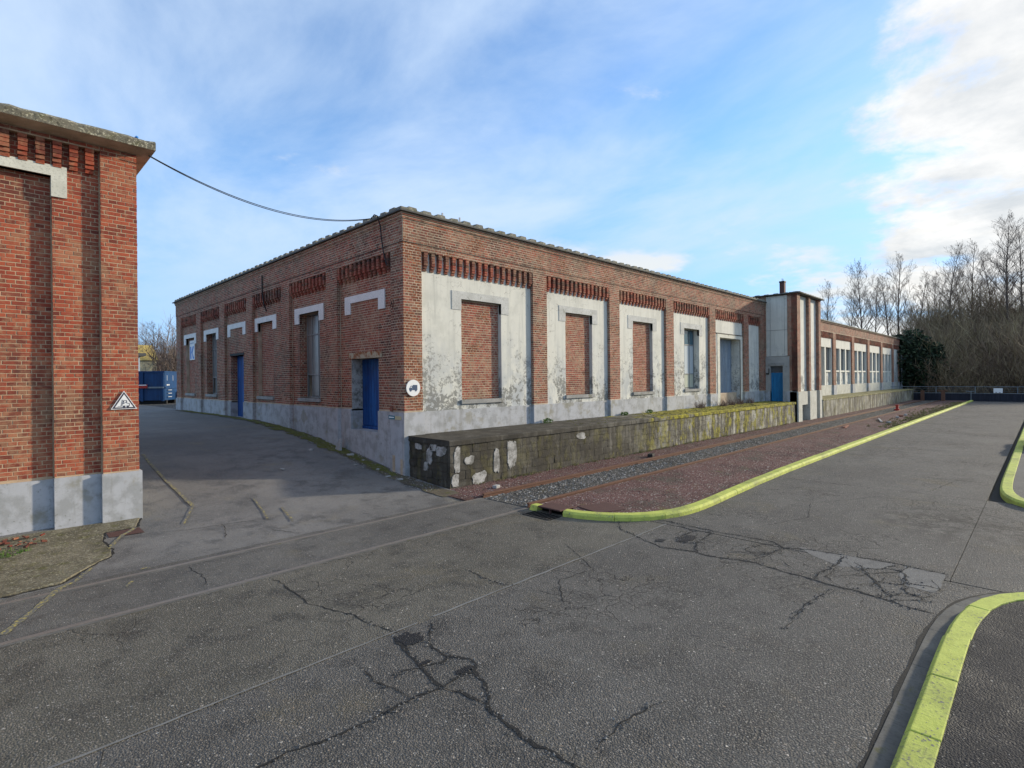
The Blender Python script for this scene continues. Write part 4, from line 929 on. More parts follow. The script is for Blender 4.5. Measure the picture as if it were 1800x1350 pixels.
for i in range(6):
    a, b = pilA[i][1], pilA[i+1][0]
    corbels(FR, a, b, 5.70, ax, pitch=.30)
    if i == 5:
        MB().fbox(FR, a, b, AP-.02, 5.25, .11, .3).build('plaster_panel', 'plaster', ax); MB().fbox(FR, a, b, -.1, AP-.02, .08, .3).build('plinth', 'concrete_pale', ax)
        abody.fbox(FR, a, b, 5.2, 5.71, .12, .4); continue
    MB().fbox(FR, a, b, 4.60, 5.28, .11, .36).build('plaster_panel', 'plaster', ax)
    abody.fbox(FR, a, b, 5.27, 5.71, .12, .4)
    MB().fbox(FR, a, b, -.1, AP+.02, .09, .36).build('plinth', 'concrete_pale', ax)
    w = (b-a)/3; gap = .30
    for k in range(4):
        c = a + k*w; u0, u1 = max(a, c-gap/2), min(b, c+gap/2); MB().fbox(FR, u0, u1, AP+.021, 4.60, .11, .36).build('window_post', 'frame_white', ax)
    for k in range(3):
        u0, u1 = a + k*w + (gap/2 if 1 else 0), a + (k+1)*w - gap/2
        if i == 0 and k == 1:
            MB().fbox(FR, u0, u1, 1.1, 4.59, .5, .52).build('doorway_shade', 'glass_dark', ax); continue  # dark sheet painted as the unlit inside of the open door
        win = MB().fbox(FR, u0, u1, 2.80, 2.92, .14, .34).build('window', 'frame_white', ax)
        MB().fbox(FR, u0, u1, 2.921, 4.59, .26, .275).build('pane', 'glass_dark', win)
        MB().fbox(FR, u0, u1, AP+.021, 2.79, .24, .34).build('apron_panel', 'plaster', ax)
abody.fbox(FR, 28.3, 33, 1.7, 5.71, .13, .4); abody.fbox(FR, 28.3, AE, 1.2, AT, .8, .9); abody.fbox(FR, AE-.3, AE, -.1, AT, .31, 20)
abody.build('wall', 'mortar_brown', ax); ab.build(ax, 0)
MB().box(35.7, X0+AE-.1, Y0+.3, Y0+20, AT-.1, AT+.003).build('roof', 'roof_felt', ax)
MB().tube([FR.p(AE-.05, 5.2, -.10), FR.p(AE-.05, 1.0, -.10)], .06, 8).tube([FR.p(AE-.05, 5.75, -.02), FR.p(AE-.05, 5.2, -.10)], .05, 8).build('downpipe', 'pipe_grey', ax)
p2 = empty('loading_platform', (36, 9.4, 0), 'pale concrete loading platform below the annex windows, beyond the tower', 'platform')
k = 0; x = 35.68
while x < 66.7:
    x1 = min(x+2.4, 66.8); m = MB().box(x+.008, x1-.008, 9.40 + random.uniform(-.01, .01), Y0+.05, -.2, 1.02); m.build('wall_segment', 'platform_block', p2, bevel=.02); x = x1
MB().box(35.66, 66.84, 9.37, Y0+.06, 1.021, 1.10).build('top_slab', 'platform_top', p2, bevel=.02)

# ------------------------------------------------------------------ red brick building on the left
YLB = 11.17; XLB = 2.02
lb = empty('red_brick_building', (XLB, YLB, 0), 'tall red brick building with white lintel cut off by the left edge', 'building')
FB = Fr((XLB, YLB, 0), (-1, 0, 0), (0, -1, 0))       # u grows to the left
lbb = Bricks(); lbo = MB(); LT = 6.46; LP = .98
LW = 9.0
lbo.fbox(FB, .010, .52-.010, LP-.05, LT, .010, .5).fbox(FB, .5, 1.12, LP-.05, LT, .120, .5)
lbo.fbox(FB, 1.12, 3.0, LP-.05, LT-.02, .241, .55).fbox(FB, 1.121, LW, 5.84, LT, .120, .24).fbox(FB, 3.0, LW, LP-.05, 5.84, .12, .5)
lbb.field(FB, 0, .52, LP, LT, 0, 'brick_red', joint=.0115)
lbb.field(FB, .52, 1.13, LP, LT-.0, .11, 'brick_red', joint=.0115)
lbb.field(FB, 1.13, 2.6, LP, 5.85, .231, 'brick_red', joint=.0115)
lbb.field(FB, 1.13, 3.2, 5.85, LT, .11, 'brick_red', joint=.0115)
lbb.field(FB, .52, 3.2, 6.385, LT, .0, 'brick_red', joint=.0115); lbo.fbox(FB, .515, 3.2, 6.385, LT, .010, .119)
lbb.field(Fr(FB.p(.51, 0, 0), (0, 1, 0), (-1, 0, 0)), 0, .11, LP, 6.385, 0, 'brick_red', joint=.0115)
lbb.field(Fr(FB.p(1.11, 0, .11), (0, 1, 0), (-1, 0, 0)), 0, .12, LP, 5.5, 0, 'brick_red', joint=.0115)
# window lintel and toothed frieze
inv_u(FB, .935, 3.2, 1.133, 3.1, 6.01, 5.84, 5.51, .088, .235, 'lintel_cream', lb)
for k in range(9): corbel(FB, .62 + .205*k + .03, 6.385, lb, 'brick_red', nc=6)
MB().fbox(FB, -.03, .53, -.1, LP, -.03, .5).build('plinth', 'plinth_paint', lb)
MB().fbox(FB, .531, 1.13, -.1, LP, .082, .5).build('plinth', 'plinth_paint', lb)
MB().fbox(FB, 1.131, LW, -.1, LP-.02, .20, .5).build('plinth', 'plinth_paint', lb)
# coping slab with sloping soffit
m = MB(); z0, z1 = LT+.004, LT+.21; xl = XLB - LW
m.quadprism([(xl, YLB-.02, z0), (XLB+.02, YLB-.02, z0), (XLB+.02, YLB+9, z0), (xl, YLB+9, z0)], [(xl, YLB-.30, z0+.045), (XLB+.22, YLB-.30, z0+.045), (XLB+.22, YLB+9.2, z0+.045), (xl, YLB+9.2, z0+.045)])
m.build('soffit', 'mortar_brown', lb)
cs = MB(); n = 70
for k in range(n+1):
    x = xl + (XLB+.22-xl)*k/n; e = random.uniform(-.02, .018); f_ = random.uniform(-.01, .01)
    cs.v += [(x, YLB-.302, z0+.046), (x, YLB-.302+f_, z1-.05+e), (x, YLB-.25+f_, z1+e*.6), (x, YLB+9.2, z1), (x, YLB+9.2, z0+.046)]
for k in range(n):
    for j in range(5): q = (j+1) % 5; cs.f.append((k*5+j, k*5+q, k*5+5+q, k*5+5+j))
cs.f.append((0, 1, 2, 3, 4)); cs.f.append(tuple(n*5+j for j in range(5))[::-1])
cs.build('coping', 'coping_lichen', lb)
lbo.box(XLB-.35, XLB-.011, YLB+.51, YLB+9, .9, LT); lbo.box(xl, XLB-.36, YLB+8.6, YLB+9, .0, LT)
lbo.build('wall', 'mortar_pale', lb)
side = Fr((XLB, YLB, 0), (0, 1, 0), (1, 0, 0))
lbb.field(side, .02, 9, LP+.3, LT, 0, 'brick_red', joint=.0115)
MB().box(XLB-.3, XLB+.012, YLB+.501, YLB+9, 0, 1.6).build('plinth', 'plinth_paint', lb)
lbb.build(lb, 300)
MB().tube([(1.94, 11.1, LT+.2), (2.0, 11.0, LT+.26)], .022, 6).build('roof_fitting', 'sign_blue', lb)
# brick rubble and moss at its foot
for k in range(34):
    x = random.uniform(-.3, .72); y = random.uniform(10.55, 11.1) - max(0, x-.2)*.2; s_ = random.uniform(.018, .042)
    q = MB().box(-s_, s_, -s_*.5, s_*.5, -s_*.35, s_*.35).build('brick_rubble', 'brick_red'); q.location = (x, y, gz(x, y)+.04+s_*.2)
    q.rotation_euler = (random.uniform(-.3, .3), random.uniform(-.3, .3), random.uniform(0, 3)); tag(q, 'broken piece of red brick in the rubble at the foot of the left plinth', 'brick', 'brick rubble by the left plinth')

# ------------------------------------------------------------------ signs and cables
def disc(fr, u, z, r, d0, d1, n=40): return MB().fprism(fr, [(u + r*math.cos(2*math.pi*k/n), z + r*math.sin(2*math.pi*k/n)) for k in range(n)], d0, d1)
def fpoly(fr, poly, d0, d1, name, mat, parent): return MB().fprism(fr, poly, d0, d1).build(name, mat, parent)
ts = empty('truck_sign', FR.p(.25, 2.31, -.02), 'round white sign with a dark blue lorry on the brick corner pilaster', 'sign')
disc(FR, .25, 2.306, .205, -.036, -.012).build('plate', 'sign_white', ts)
def tr(u, z): return (.25 + u, 2.306 + z)
fpoly(FR, [tr(*p) for p in [(-.02, -.055), (.115, -.055), (.115, .075), (-.02, .075)]], -.039, -.0355, 'truck_box', 'sign_navy', ts)
fpoly(FR, [tr(*p) for p in [(-.125, -.055), (-.028, -.055), (-.028, .055), (-.085, .055), (-.105, .01), (-.125, -.005)]], -.039, -.0355, 'truck_cab', 'sign_navy', ts)
fpoly(FR, [tr(*p) for p in [(-.092, .005), (-.055, .005), (-.055, .04), (-.078, .04)]], -.0405, -.0392, 'cab_window', 'sign_white', ts)
for u in (-.082, .072):
    disc(FR, .25+u, 2.306-.062, .026, -.0412, -.0394, 16).build('truck_wheel', 'sign_navy', ts)

ws = empty('warning_sign', FB.p(.22, 2.15, -.02), 'white triangular warning sign with a forklift on red brick', 'sign')
cu, cz = .22, 2.163                                        # FB u grows to the left, so mirror the drawing
def tri(s, dz=0): return [(cu + .185*s, cz - .107*s + dz), (cu - .185*s, cz - .107*s + dz), (cu, cz + .207*s + dz)]
fpoly(FB, tri(1.0), -.022, -.004, 'plate', 'sign_white', ws); fpoly(FB, tri(.90), -.0235, -.0215, 'border', 'sign_dark', ws); fpoly(FB, tri(.70), -.025, -.0233, 'face', 'sign_white', ws)
def strokes(fr, segs, w, d0, d1, name, mat, parent, f):
    for (a, b) in segs:
        (x0, z0), (x1, z1) = f(*a), f(*b); L = math.hypot(x1-x0, z1-z0); nx, nz = -(z1-z0)/L*w/2, (x1-x0)/L*w/2
        fpoly(fr, [(x0+nx, z0+nz), (x1+nx, z1+nz), (x1-nx, z1-nz), (x0-nx, z0-nz)], d0, d1, name, mat, parent)
def fk(x, z): return (cu - x, cz + z)
fl = [((-.045, -.055), (-.028, .055)), ((-.03, -.055), (-.014, .05)), ((-.09, -.058), (-.035, -.058)), ((-.018, -.055), (.075, -.055)), ((.075, -.055), (.075, -.01)), ((.075, -.01), (.04, -.01)), ((.04, -.01), (.035, .04)), ((.035, .04), (-.002, .04)), ((-.002, .04), (-.012, -.02)), ((.0, -.01), (.03, .015))]
for i, sg in enumerate(fl): strokes(FB, [sg], .007, -.0262 - i*.0003, -.0252, 'forklift_line', 'sign_dark', ws, fk)
for x in (.0, .055): disc(FB, cu-x, cz-.06, .015, -.0297, -.0254, 14).build('forklift_wheel', 'sign_dark', ws)

ex = empty('exit_sign', FL.p(.35, 1.57, -.04), 'small green and cream arrow plate on the plinth beside the blue door', 'sign')
MB().fbox(FL, .36, .64, 1.525, 1.615, -.046, -.031).build('arrow_field', 'sign_green', ex)
MB().fbox(FL, .08, .358, 1.520, 1.608, -.045, -.031).build('text_field', 'sign_cream', ex)
fpoly(FL, [(.62, 1.57), (.57, 1.60), (.57, 1.585), (.40, 1.585), (.40, 1.555), (.57, 1.555), (.57, 1.54)], -.049, -.0462, 'arrow', 'sign_white', ex)
bx = MB().fbox(FL, .50, .58, 1.72, 1.86, -.045, .0).build('junction_box', 'wood_old'); tag(bx, 'small dark red box fixed to the bricks above the exit plate', 'box')

kp = empty('letter_poster', FL.p(18.7, 4.1, .2), 'white poster with a big blue letter K on the farthest bricked window', 'poster')
MB().fbox(FL, 18.50, 19.34, 3.62, 4.58, .205, .225).build('sheet', 'sign_white', kp)
def kk(x, z): return (18.92 - x*.46, 3.98 + z*.36)
fpoly(FL, [kk(*p) for p in [(-.7, -.85), (-.3, -.85), (-.3, .85), (-.7, .85)]], .201, .2045, 'letter_stroke', 'sign_blue', kp)
fpoly(FL, [kk(*p) for p in [(-.25, -.08), (.25, .85), (.72, .85), (.15, -.05)]], .2005, .2045, 'letter_stroke', 'sign_blue', kp)
fpoly(FL, [kk(*p) for p in [(-.05, .1), (.15, -.05), (.78, -.85), (.30, -.85)]], .2000, .2045, 'letter_stroke', 'sign_blue', kp)
MB().fbox(FL, 18.62, 19.22, 4.42, 4.48, .200, .2045).build('caption_bar', 'house_pale_blue', kp)

def cable(a, b, sag, n=26):
    a, b = Vector(a), Vector(b); return [a.lerp(b, k/n) - Vector((0, 0, sag*4*(k/n)*(1-k/n))) for k in range(n+1)]
cb = empty('overhead_cable', (2.2, 11.07, 6.3), 'twin black overhead cable sagging between the two brick buildings', 'cable')
for dz, sg in ((0, .42), (-.012, .435)):
    MB().tube(cable((2.16, 11.0, 6.45+dz), (7.38, 12.40, 6.74+dz), sg), .008, 5).build('strand', 'cable_black', cb)
wc = MB().tube([FL.p(1.22, 6.76, -.10), FL.p(1.02, 6.76, -.17), FL.p(.88, 6.70, -.17), FL.p(.85, 6.45, -.10), FL.p(.86, 6.1, -.06), FL.p(.80, 5.8, -.05), FL.p(.66, 5.42, -.04)], .016, 6).build('wall_cable', 'cable_black')
tag(wc, 'black cable hanging down the brickwork beside the warehouse corner', 'cable')
wc2 = MB().tube([FL.p(8.98, 6.36, -.05), FL.p(8.97, 6.0, -.05), FL.p(9.02, 5.7, -.03), FL.p(8.9, 5.3, -.02), FL.p(8.86, 5.05, .06)], .022, 6).build('wall_cable', 'cable_black')
tag(wc2, 'short black cable hanging on the shaded brick wall above the bricked window', 'cable')
iron = MB().tube([FL.p(6.62, 3.10, -.03), FL.p(6.35, 2.98, -.08), FL.p(6.22, 2.98, .0)], .012, 5).build('wall_iron', 'iron_dark'); tag(iron, 'bent iron bar sticking out beside the steel window', 'iron bar')
scr = [(0, 0), (.05, .09), (.09, -.06), (.14, .07), (.19, -.1), (.24, .05), (.2, .12)]
sc_ = MB().tube([FL.p(.66 - x, 4.42 + z, -.002 if .66-x < .58 else .108) for x, z in scr], .008, 4).build('paint_scrawl', 'cable_black'); tag(sc_, 'thin black painted scrawl on the bricks beside the white lintel', 'graffiti')

# ------------------------------------------------------------------ far end: low wall, railing, buffer stop
ew = empty('boundary_wall', (66, 4, 0), 'low dark navy wall closing the far end of the road', 'wall')
for k in range(9): MB().box(66.0 + random.uniform(0, .01), 66.2, 9.35-(k+1)*2.6+.006, 9.35-k*2.6-.006, -.1, .70).build('wall_panel', 'wall_navy', ew)
fe = empty('railing', (66.3, 4, .7), 'thin grey two bar railing above the dark end wall', 'railing')
for k in range(9): MB().tube([(66.3, 10.5-k*2.9, -.1), (66.3, 10.5-k*2.9, 1.36)], .03, 6).build('post', 'rail_fence', fe)
for z in (.74, 1.34): MB().tube([(66.3, 11.6, z), (66.3, -14, z)], .028, 6).build('bar', 'rail_fence', fe)
for z in (.95, 1.14): MB().tube([(66.3, 11.6, z), (66.3, -14, z)], .008, 4).build('wire', 'rail_fence', fe)
nb = empty('notice_board', (65.9, 3.05, .8), 'small white notice board on the railing at the road end', 'sign')
MB().box(65.94, 65.97, 2.78, 3.40, .79, 1.22).build('board', 'sign_white', nb)
for y in (2.92, 3.18): MB().quadprism([(65.93, y, .80), (65.93, y+.09, .80), (65.938, y+.09, .80), (65.938, y, .80)], [(65.93, y+.04, .90), (65.93, y+.05, .90), (65.938, y+.05, .90), (65.938, y+.04, .90)]).build('mark', 'sign_dark', nb)
bs = empty('buffer_stop', (64.8, 7.7, 0), 'rusty steel buffer stop posts at the end of the track', 'buffer stop')
for y, x in ((8.56, 65.5), (6.85, 64.3)):
    MB().box(x-.12, x+.12, y-.14, y+.14, -.05, .98).build('post', 'rail_rust', bs); MB().quadprism([(x+.3, y-.1, -.05), (x+.5, y-.1, -.05), (x+.5, y+.1, -.05), (x+.3, y+.1, -.05)], [(x+.1, y-.1, .8), (x+.2, y-.1, .8), (x+.2, y+.1, .8), (x+.1, y+.1, .8)]).build('strut', 'rail_rust', bs)
MB().box(64.15, 64.45, 6.5, 7.3, .985, 1.05).build('cap_plate', 'rail_rust', bs)
sp = empty('signal_post', (63, 5.0, 0), 'thin grey T-shaped post standing before the end wall', 'post')
MB().tube([(65.6, 4.95, -.05), (65.6, 4.95, .92)], .03, 6).build('post', 'rail_fence', sp); MB().tube([(65.6, 4.6, .93), (65.6, 5.3, .93)], .03, 6).build('crossbar', 'rail_fence', sp)
rl = empty('derail_marker', (46, 7.4, 0), 'small red marker standing between the rails beyond the annex platform', 'marker')
MB().box(45.8, 46.1, 7.3, 7.6, .0, .12).build('base', 'sign_red', rl); MB().box(45.88, 46.02, 7.37, 7.52, .121, .36).build('body', 'sign_red', rl); MB().box(45.84, 46.06, 7.34, 7.56, .361, .42).build('head', 'sign_red', rl)

# loose timbers and blocks on the gravel island
deb = [(29.2, 6.75, 1.1, .12, .07, .1, 'wood_old', 'rotting brown sleeper lying on the gravel nearest the far rail bend'), (34.5, 6.35, 1.9, .10, .06, .25, 'debris_pale', 'long pale board lying across the gravel island'), (33.2, 5.75, .2, .14, .09, .9, 'debris_pale', 'pale broken block near the yellow kerb'), (37.4, 6.05, .24, .15, .10, .2, 'debris_pale', 'pale block, first of the three in a row'), (38.6, 6.08, .24, .15, .10, .5, 'wood_old', 'brown block, middle of the three in a row'), (39.9, 6.05, .24, .15, .10, .1, 'debris_pale', 'pale block, last of the three in a row'), (14.9, 8.75, .30, .16, .10, .3, 'iron_dark', 'dark iron lump lying below the platform wall'), (8.35, 8.86, .16, .12, .07, .2, 'debris_pale', 'grey stone lying by the platform corner near the rail')]
for x, y, a, b, h, rz, mt, lab in deb:
    o = MB().box(-a/2, a/2, -b/2, b/2, 0, h).build('timber' if a > .9 else 'loose_block', mt, bevel=.015); o.location = (x, y, .03 if y > 8.5 else .048); o.rotation_euler = (0, random.uniform(-.04, .04), rz); tag(o, lab, 'timber' if a > .9 else 'block')
# stack of red brick pallets cut by the right edge
st = empty('brick_stack', (24, .3, .1), 'stack of old red bricks behind the kerb at the right edge', 'brick stack')
for r_ in range(3):
    for c_ in range(6):
        x = 23.4 + c_*.62 + random.uniform(-.03, .03); q = MB().box(x, x+.56, -.55 + random.uniform(-.02, .03), .44 + random.uniform(-.05, .06), .105 + r_*.10, .105 + r_*.10 + .09).build('brick_layer', 'brick_red' if (r_+c_) % 4 else 'debris_pale', st)
pale = MB().quadprism([(7.20, 14.05, gz(0, 14.05)-.02), (7.28, 14.05, gz(0, 14.05)-.02), (7.28, 14.32, gz(0, 14.32)-.02), (7.20, 14.32, gz(0, 14.32)-.02)], [(7.30, 14.12, gz(0, 14.1)+.34), (7.34, 14.12, gz(0, 14.1)+.34), (7.34, 14.22, gz(0, 14.1)+.34), (7.30, 14.22, gz(0, 14.1)+.34)]).build('plaster_shard', 'debris_pale')
tag(pale, 'pointed shard of grey plaster leaning on the shaded plinth', 'plaster shard')
for i, (x, y, s_) in enumerate([(7.05, 11.3, .06), (7.2, 12.0, .05), (6.9, 12.6, .05), (7.12, 10.9, .07), (6.6, 14.5, .07), (5.2, 13.0, .05), (7.25, 13.5, .09), (7.3, 12.9, .05)]):
    o = MB().box(-s_, s_, -s_*.7, s_*.7, 0, s_*.5).build('plaster_crumb', 'debris_pale', bevel=.008); o.location = (x, y, gz(x, y)); o.rotation_euler = (0, 0, i); tag(o, ['pale plaster crumb beside the broken plinth corner', 'pale plaster crumb just up the ramp from the plinth corner', 'pale plaster crumb a step out from the plinth below the exit plate', 'pale plaster crumb nearest the platform end wall', 'pale chip lying out on the ramp below the steel window', 'pale chip lying alone in the middle of the ramp', 'pale plaster crumb just before the leaning shard', 'pale plaster crumb under the blue door'][i], 'debris', 'plaster crumbs by the shaded plinth')

# ------------------------------------------------------------------ skip container, houses at the top of the ramp
cc = Vector((8.85, 41.2, 1.09)); ce = R(58); FE = Fr(cc, (math.cos(ce), math.sin(ce), 0), (math.sin(ce), -math.cos(ce), 0)); FS = Fr(cc, (-math.sin(ce), math.cos(ce), 0), (-math.cos(ce), -math.sin(ce), 0))
sk = empty('skip_container', cc, 'dark blue steel skip container parked at the top of the ramp', 'container')
MB().fbox(FS, 0, 6.2, .25, 2.08, 0, 2.35).build('body', 'container_blue', sk)
MB().fbox(FS, -.02, 6.22, 2.08, 2.18, -.05, 2.4).build('top_rim', 'container_blue', sk)
for k in range(6): MB().fbox(FS, .02 + k*1.2, .16 + k*1.2, .2, 2.08, -.10, -.001).build('side_rib', 'container_blue', sk)
MB().fbox(FS, 0, 6.2, 1.05, 1.15, -.13, -.101).build('side_rail', 'rail_fence', sk)
for k in range(2): MB().fbox(FS, 0, 6.2, .0, .24, .3 + k*1.4, .5 + k*1.4).build('skid', 'iron_dark', sk)
MB().fbox(FE, .02, 2.3, 1.02, 1.14, -.05, -.001).build('end_bar', 'container_blue', sk)
for z in (.45, .68, .9): MB().fbox(FE, .35, .95, z, z+.04, -.10, -.06).build('ladder_rung', 'pipe_grey', sk)
for u in (.35, .62): MB().fbox(FE, u, u+.16, 1.22, 1.30, -.012, -.001).build('stencil_mark', 'sign_white', sk)
for u in (.4, 1.4): MB().fbox(FE, u, u+.03, 1.55, 1.9, -.012, -.001).build('stencil_mark', 'sign_white', sk)
MB().fbox(FS, .95, 1.55, 1.06, 1.30, -.16, -.131).build('red_marker', 'sign_red', sk); MB().fbox(FS, 1.0, 1.5, 1.23, 1.29, -.163, -.1605).build('marker_stripe', 'sign_white', sk)
MB().fbox(FS, 2.6, 3.5, .55, .88, -.115, -.101).build('label_plate', 'house_pale_blue', sk)
h1 = empty('cream_house', (13, 69, 1), 'cream house with mustard yellow roof behind the skip', 'house')
MB().box(9.0, 13.9, 68, 74, 1.0, 4.9).build('wall', 'house_cream', h1); MB().quadprism([(8.8, 67.8, 4.9), (14.05, 67.8, 4.9), (14.05, 74.2, 4.9), (8.8, 74.2, 4.9)], [(9.2, 69.2, 6.6), (13.8, 69.2, 6.6), (13.8, 72.8, 6.6), (9.2, 72.8, 6.6)]).build('roof', 'house_roof_yellow', h1)
w_ = MB().box(12.55, 13.1, 67.93, 67.99, 1.9, 3.6).build('window', 'frame_white', h1); MB().box(12.62, 13.03, 67.90, 67.929, 1.98, 3.5).build('pane', 'glass_dark', w_)
h2 = empty('pale_blue_house', (9.4, 53, 1), 'pale blue house wall with dark eaves at the edge of the red building', 'house')
MB().box(5.0, 9.66, 53, 58, 2.2, 4.7).build('wall', 'house_pale_blue', h2); MB().box(5.0, 9.68, 52.97, 58.1, 1.0, 2.19).build('plinth', 'brick_red', h2); MB().box(4.7, 10.0, 52.5, 58.5, 4.71, 4.95).build('roof', 'roof_felt', h2)
lw = MB().box(10.4, 10.75, 42.5, 47, 1.0, 2.0).build('garden_wall', 'concrete_pale'); tag(lw, 'low pale wall end between the skip and the warehouse', 'wall')

# ------------------------------------------------------------------ hillside wood
def sm(v, a, b): t = min(1, max(0, (v-a)/(b-a))); return t*t*(3-2*t)
def hill(x, y): return (min(max(x-69, 0)*.26, 7.4) + .8*math.sin(x*.13 + y*.2))*sm(x, 68, 76)*(.25 + .75*sm(y, 30, 6)) - .06
hl_ = grid_sheet('hillside', np.linspace(67.5, 260, 60), np.linspace(-120, 160, 70), hill, 'leaf_litter'); tag(hl_, kind='structure')

def make_tree(seed, H, spread=.33, lean=0.0, nb=20, poplar=True):
    r = random.Random(seed); tv = MB(); segs = []
    trunk = []; p = Vector((0, 0, -.3)); d = Vector((lean, r.uniform(-.04, .04), 1)).normalized(); n = 12
    for k in range(n+1):
        trunk.append(p.copy()); p = p + d*(H/n); d = (d + Vector((r.uniform(-.05, .05), r.uniform(-.05, .05), .05))).normalized()
    r0 = H*.0095; tv.tube(trunk, [r0*(1 - .93*k/n) + .012 for k in range(n+1)], 6)
    def branch(p, d, L, rad, lev):
        k = 4 if lev == 1 else 3; q = p.copy(); pts = [q.copy()]
        for i in range(k):
            d = (d + Vector((r.uniform(-.14, .14), r.uniform(-.14, .14), .13 if poplar else .06))).normalized(); q = q + d*(L/k); pts.append(q.copy())
        segs.append((pts, rad, lev))
        if lev < 4:
            m = {1: 7, 2: 4, 3: 2}[lev]
            for i in range(m):
                f = r.uniform(.22, 1.0); a = pts[min(int(f*k), k-1)].lerp(pts[min(int(f*k)+1, k)], f*k - int(f*k))
                ax_ = Vector((r.gauss(0, 1), r.gauss(0, 1), r.gauss(0, .5))); ax_ -= d*ax_.dot(d); ax_.normalize()
                branch(a, (d*.80 + ax_*.62).normalized(), L*r.uniform(.34, .55), max(rad*.45, .008), lev+1)
    for b in range(nb):
        f = .30 + .68*(b + r.random())/nb; i = min(int(f*n), n-1); a = trunk[i].lerp(trunk[i+1], f*n - i); ang = b*2.4 + r.uniform(-.5, .5)
        L = H*spread*(1.12 - f)*r.uniform(.75, 1.2) + .6; el = .55 + .5*f
        branch(a, Vector((math.cos(ang)*math.cos(el), math.sin(ang)*math.cos(el), math.sin(el))), L, r0*(1.05-f)*.55 + .012, 1)
    V = []; F = []; RR = []
    for pts, rad, lev in segs:
        n0 = len(V); m = len(pts); c = r.random()
        for i, q in enumerate(pts):
            dd = (pts[min(i+1, m-1)] - pts[max(i-1, 0)]).normalized(); a = dd.cross(Vector((.3, .2, 1))).normalized(); b = dd.cross(a); rr = max(rad*(1 - .75*i/(m-1)), .008)
            for th in (0, 2.094, 4.189): w = q + (a*math.cos(th) + b*math.sin(th))*rr; V.append((w.x, w.y, w.z)); RR.append(c)
        for i in range(m-1):
            for j in range(3): F.append((n0+i*3+j, n0+i*3+(j+1) % 3, n0+i*3+3+(j+1) % 3, n0+i*3+3+j))
    tm = tv.mesh('trunk'); tm.materials.append(M['bark'])
    o = np_mesh('crown', np.array(V), np.array(F), 'twig', None, np.array(RR)); cm_ = o.data; bpy.data.objects.remove(o)
    return tm, cm_
TREES = [make_tree(11, 17, .30), make_tree(23, 18, .34, .04), make_tree(37, 16, .26, -.05, 22), make_tree(51, 14, .42, .06, 24, False), make_tree(77, 19, .36, -.03, 28)]
def plant(i, x, y, z, s, rot, label, group, name='bare_tree'):
    t = empty(name, (x, y, z), label, 'tree', group); mw = Matrix.Translation((x, y, z)) @ Matrix.Rotation(rot, 4, 'Z') @ Matrix.Scale(s, 4)
    link_copy(TREES[i][0], 'trunk', mw, t); link_copy(TREES[i][1], 'crown', mw, t); return t
# (tree kind, direction in degrees from the warehouse front, distance, scale)
RT = [(0, 15.6, 92, .72), (1, 14.2, 90, .76), (2, 12.9, 96, .80), (4, 11.6, 88, .76), (0, 10.7, 98, .74), (2, 9.7, 92, .74), (1, 8.9, 97, .80), (2, 7.7, 100, .70), (0, 6.6, 104, .66), (4, 5.55, 100, .70), (3, 5.0, 96, .66), (1, 4.1, 102, .74), (4, 3.0, 108, .68), (4, 2.0, 92, .84), (1, 1.2, 96, .80), (0, .5, 90, .80), (2, 14.9, 110, .72), (3, 8.2, 112, .66), (2, 3.5, 115, .66)]
RL = ['slim bare tree just right of the tower roof', 'bare tree, second right of the tower above the annex roof', 'bare tree with thin upright crown, third right of the tower', 'forked bare tree above the middle of the annex roof', 'slim bare tree right of the forked one above the annex', 'thin bare tree above the far half of the annex roof', 'tallest bare tree above the end of the annex roof', 'short bare tree just past the end of the annex', 'small distant bare tree in the dip of the wood', 'leaning bare tree at the left of the high clump', 'wide low bare tree in front of the high clump', 'bare tree with upright limbs in the high clump over the notice board', 'bare tree behind the gap in the high clump', 'tallest spreading bare tree near the right edge', 'dense bare tree beside the tallest one at the right edge', 'bare tree cut by the right edge of the picture', 'faint bare tree far behind the tower roof', 'low spreading tree behind the annex end', 'faint bare tree far back in the high clump']
for k, (i, a, d, s) in enumerate(RT):
    x, y = d*math.cos(R(a)), d*math.sin(R(a)); plant(i, x, y, hill(x, y), s, k*1.3, RL[k], 'bare trees on the hillside')
LTn = [(3, 79.6, 84, .62), (0, 78.6, 92, .58), (3, 77.9, 88, .55), (1, 76.6, 80, .50), (2, 77.2, 86, .45)]
LL = ['bare tree rising left of the cream house roof', 'bare tree behind the cream house', 'low bare tree right of the cream house', 'bare tree close to the warehouse far corner', 'small bare tree between skip and warehouse corner']
for k, (i, a, d, s) in enumerate(LTn): plant(i, d*math.cos(R(a)), d*math.sin(R(a)), 1.0, s, k*2.1, LL[k], 'bare trees beyond the yard')

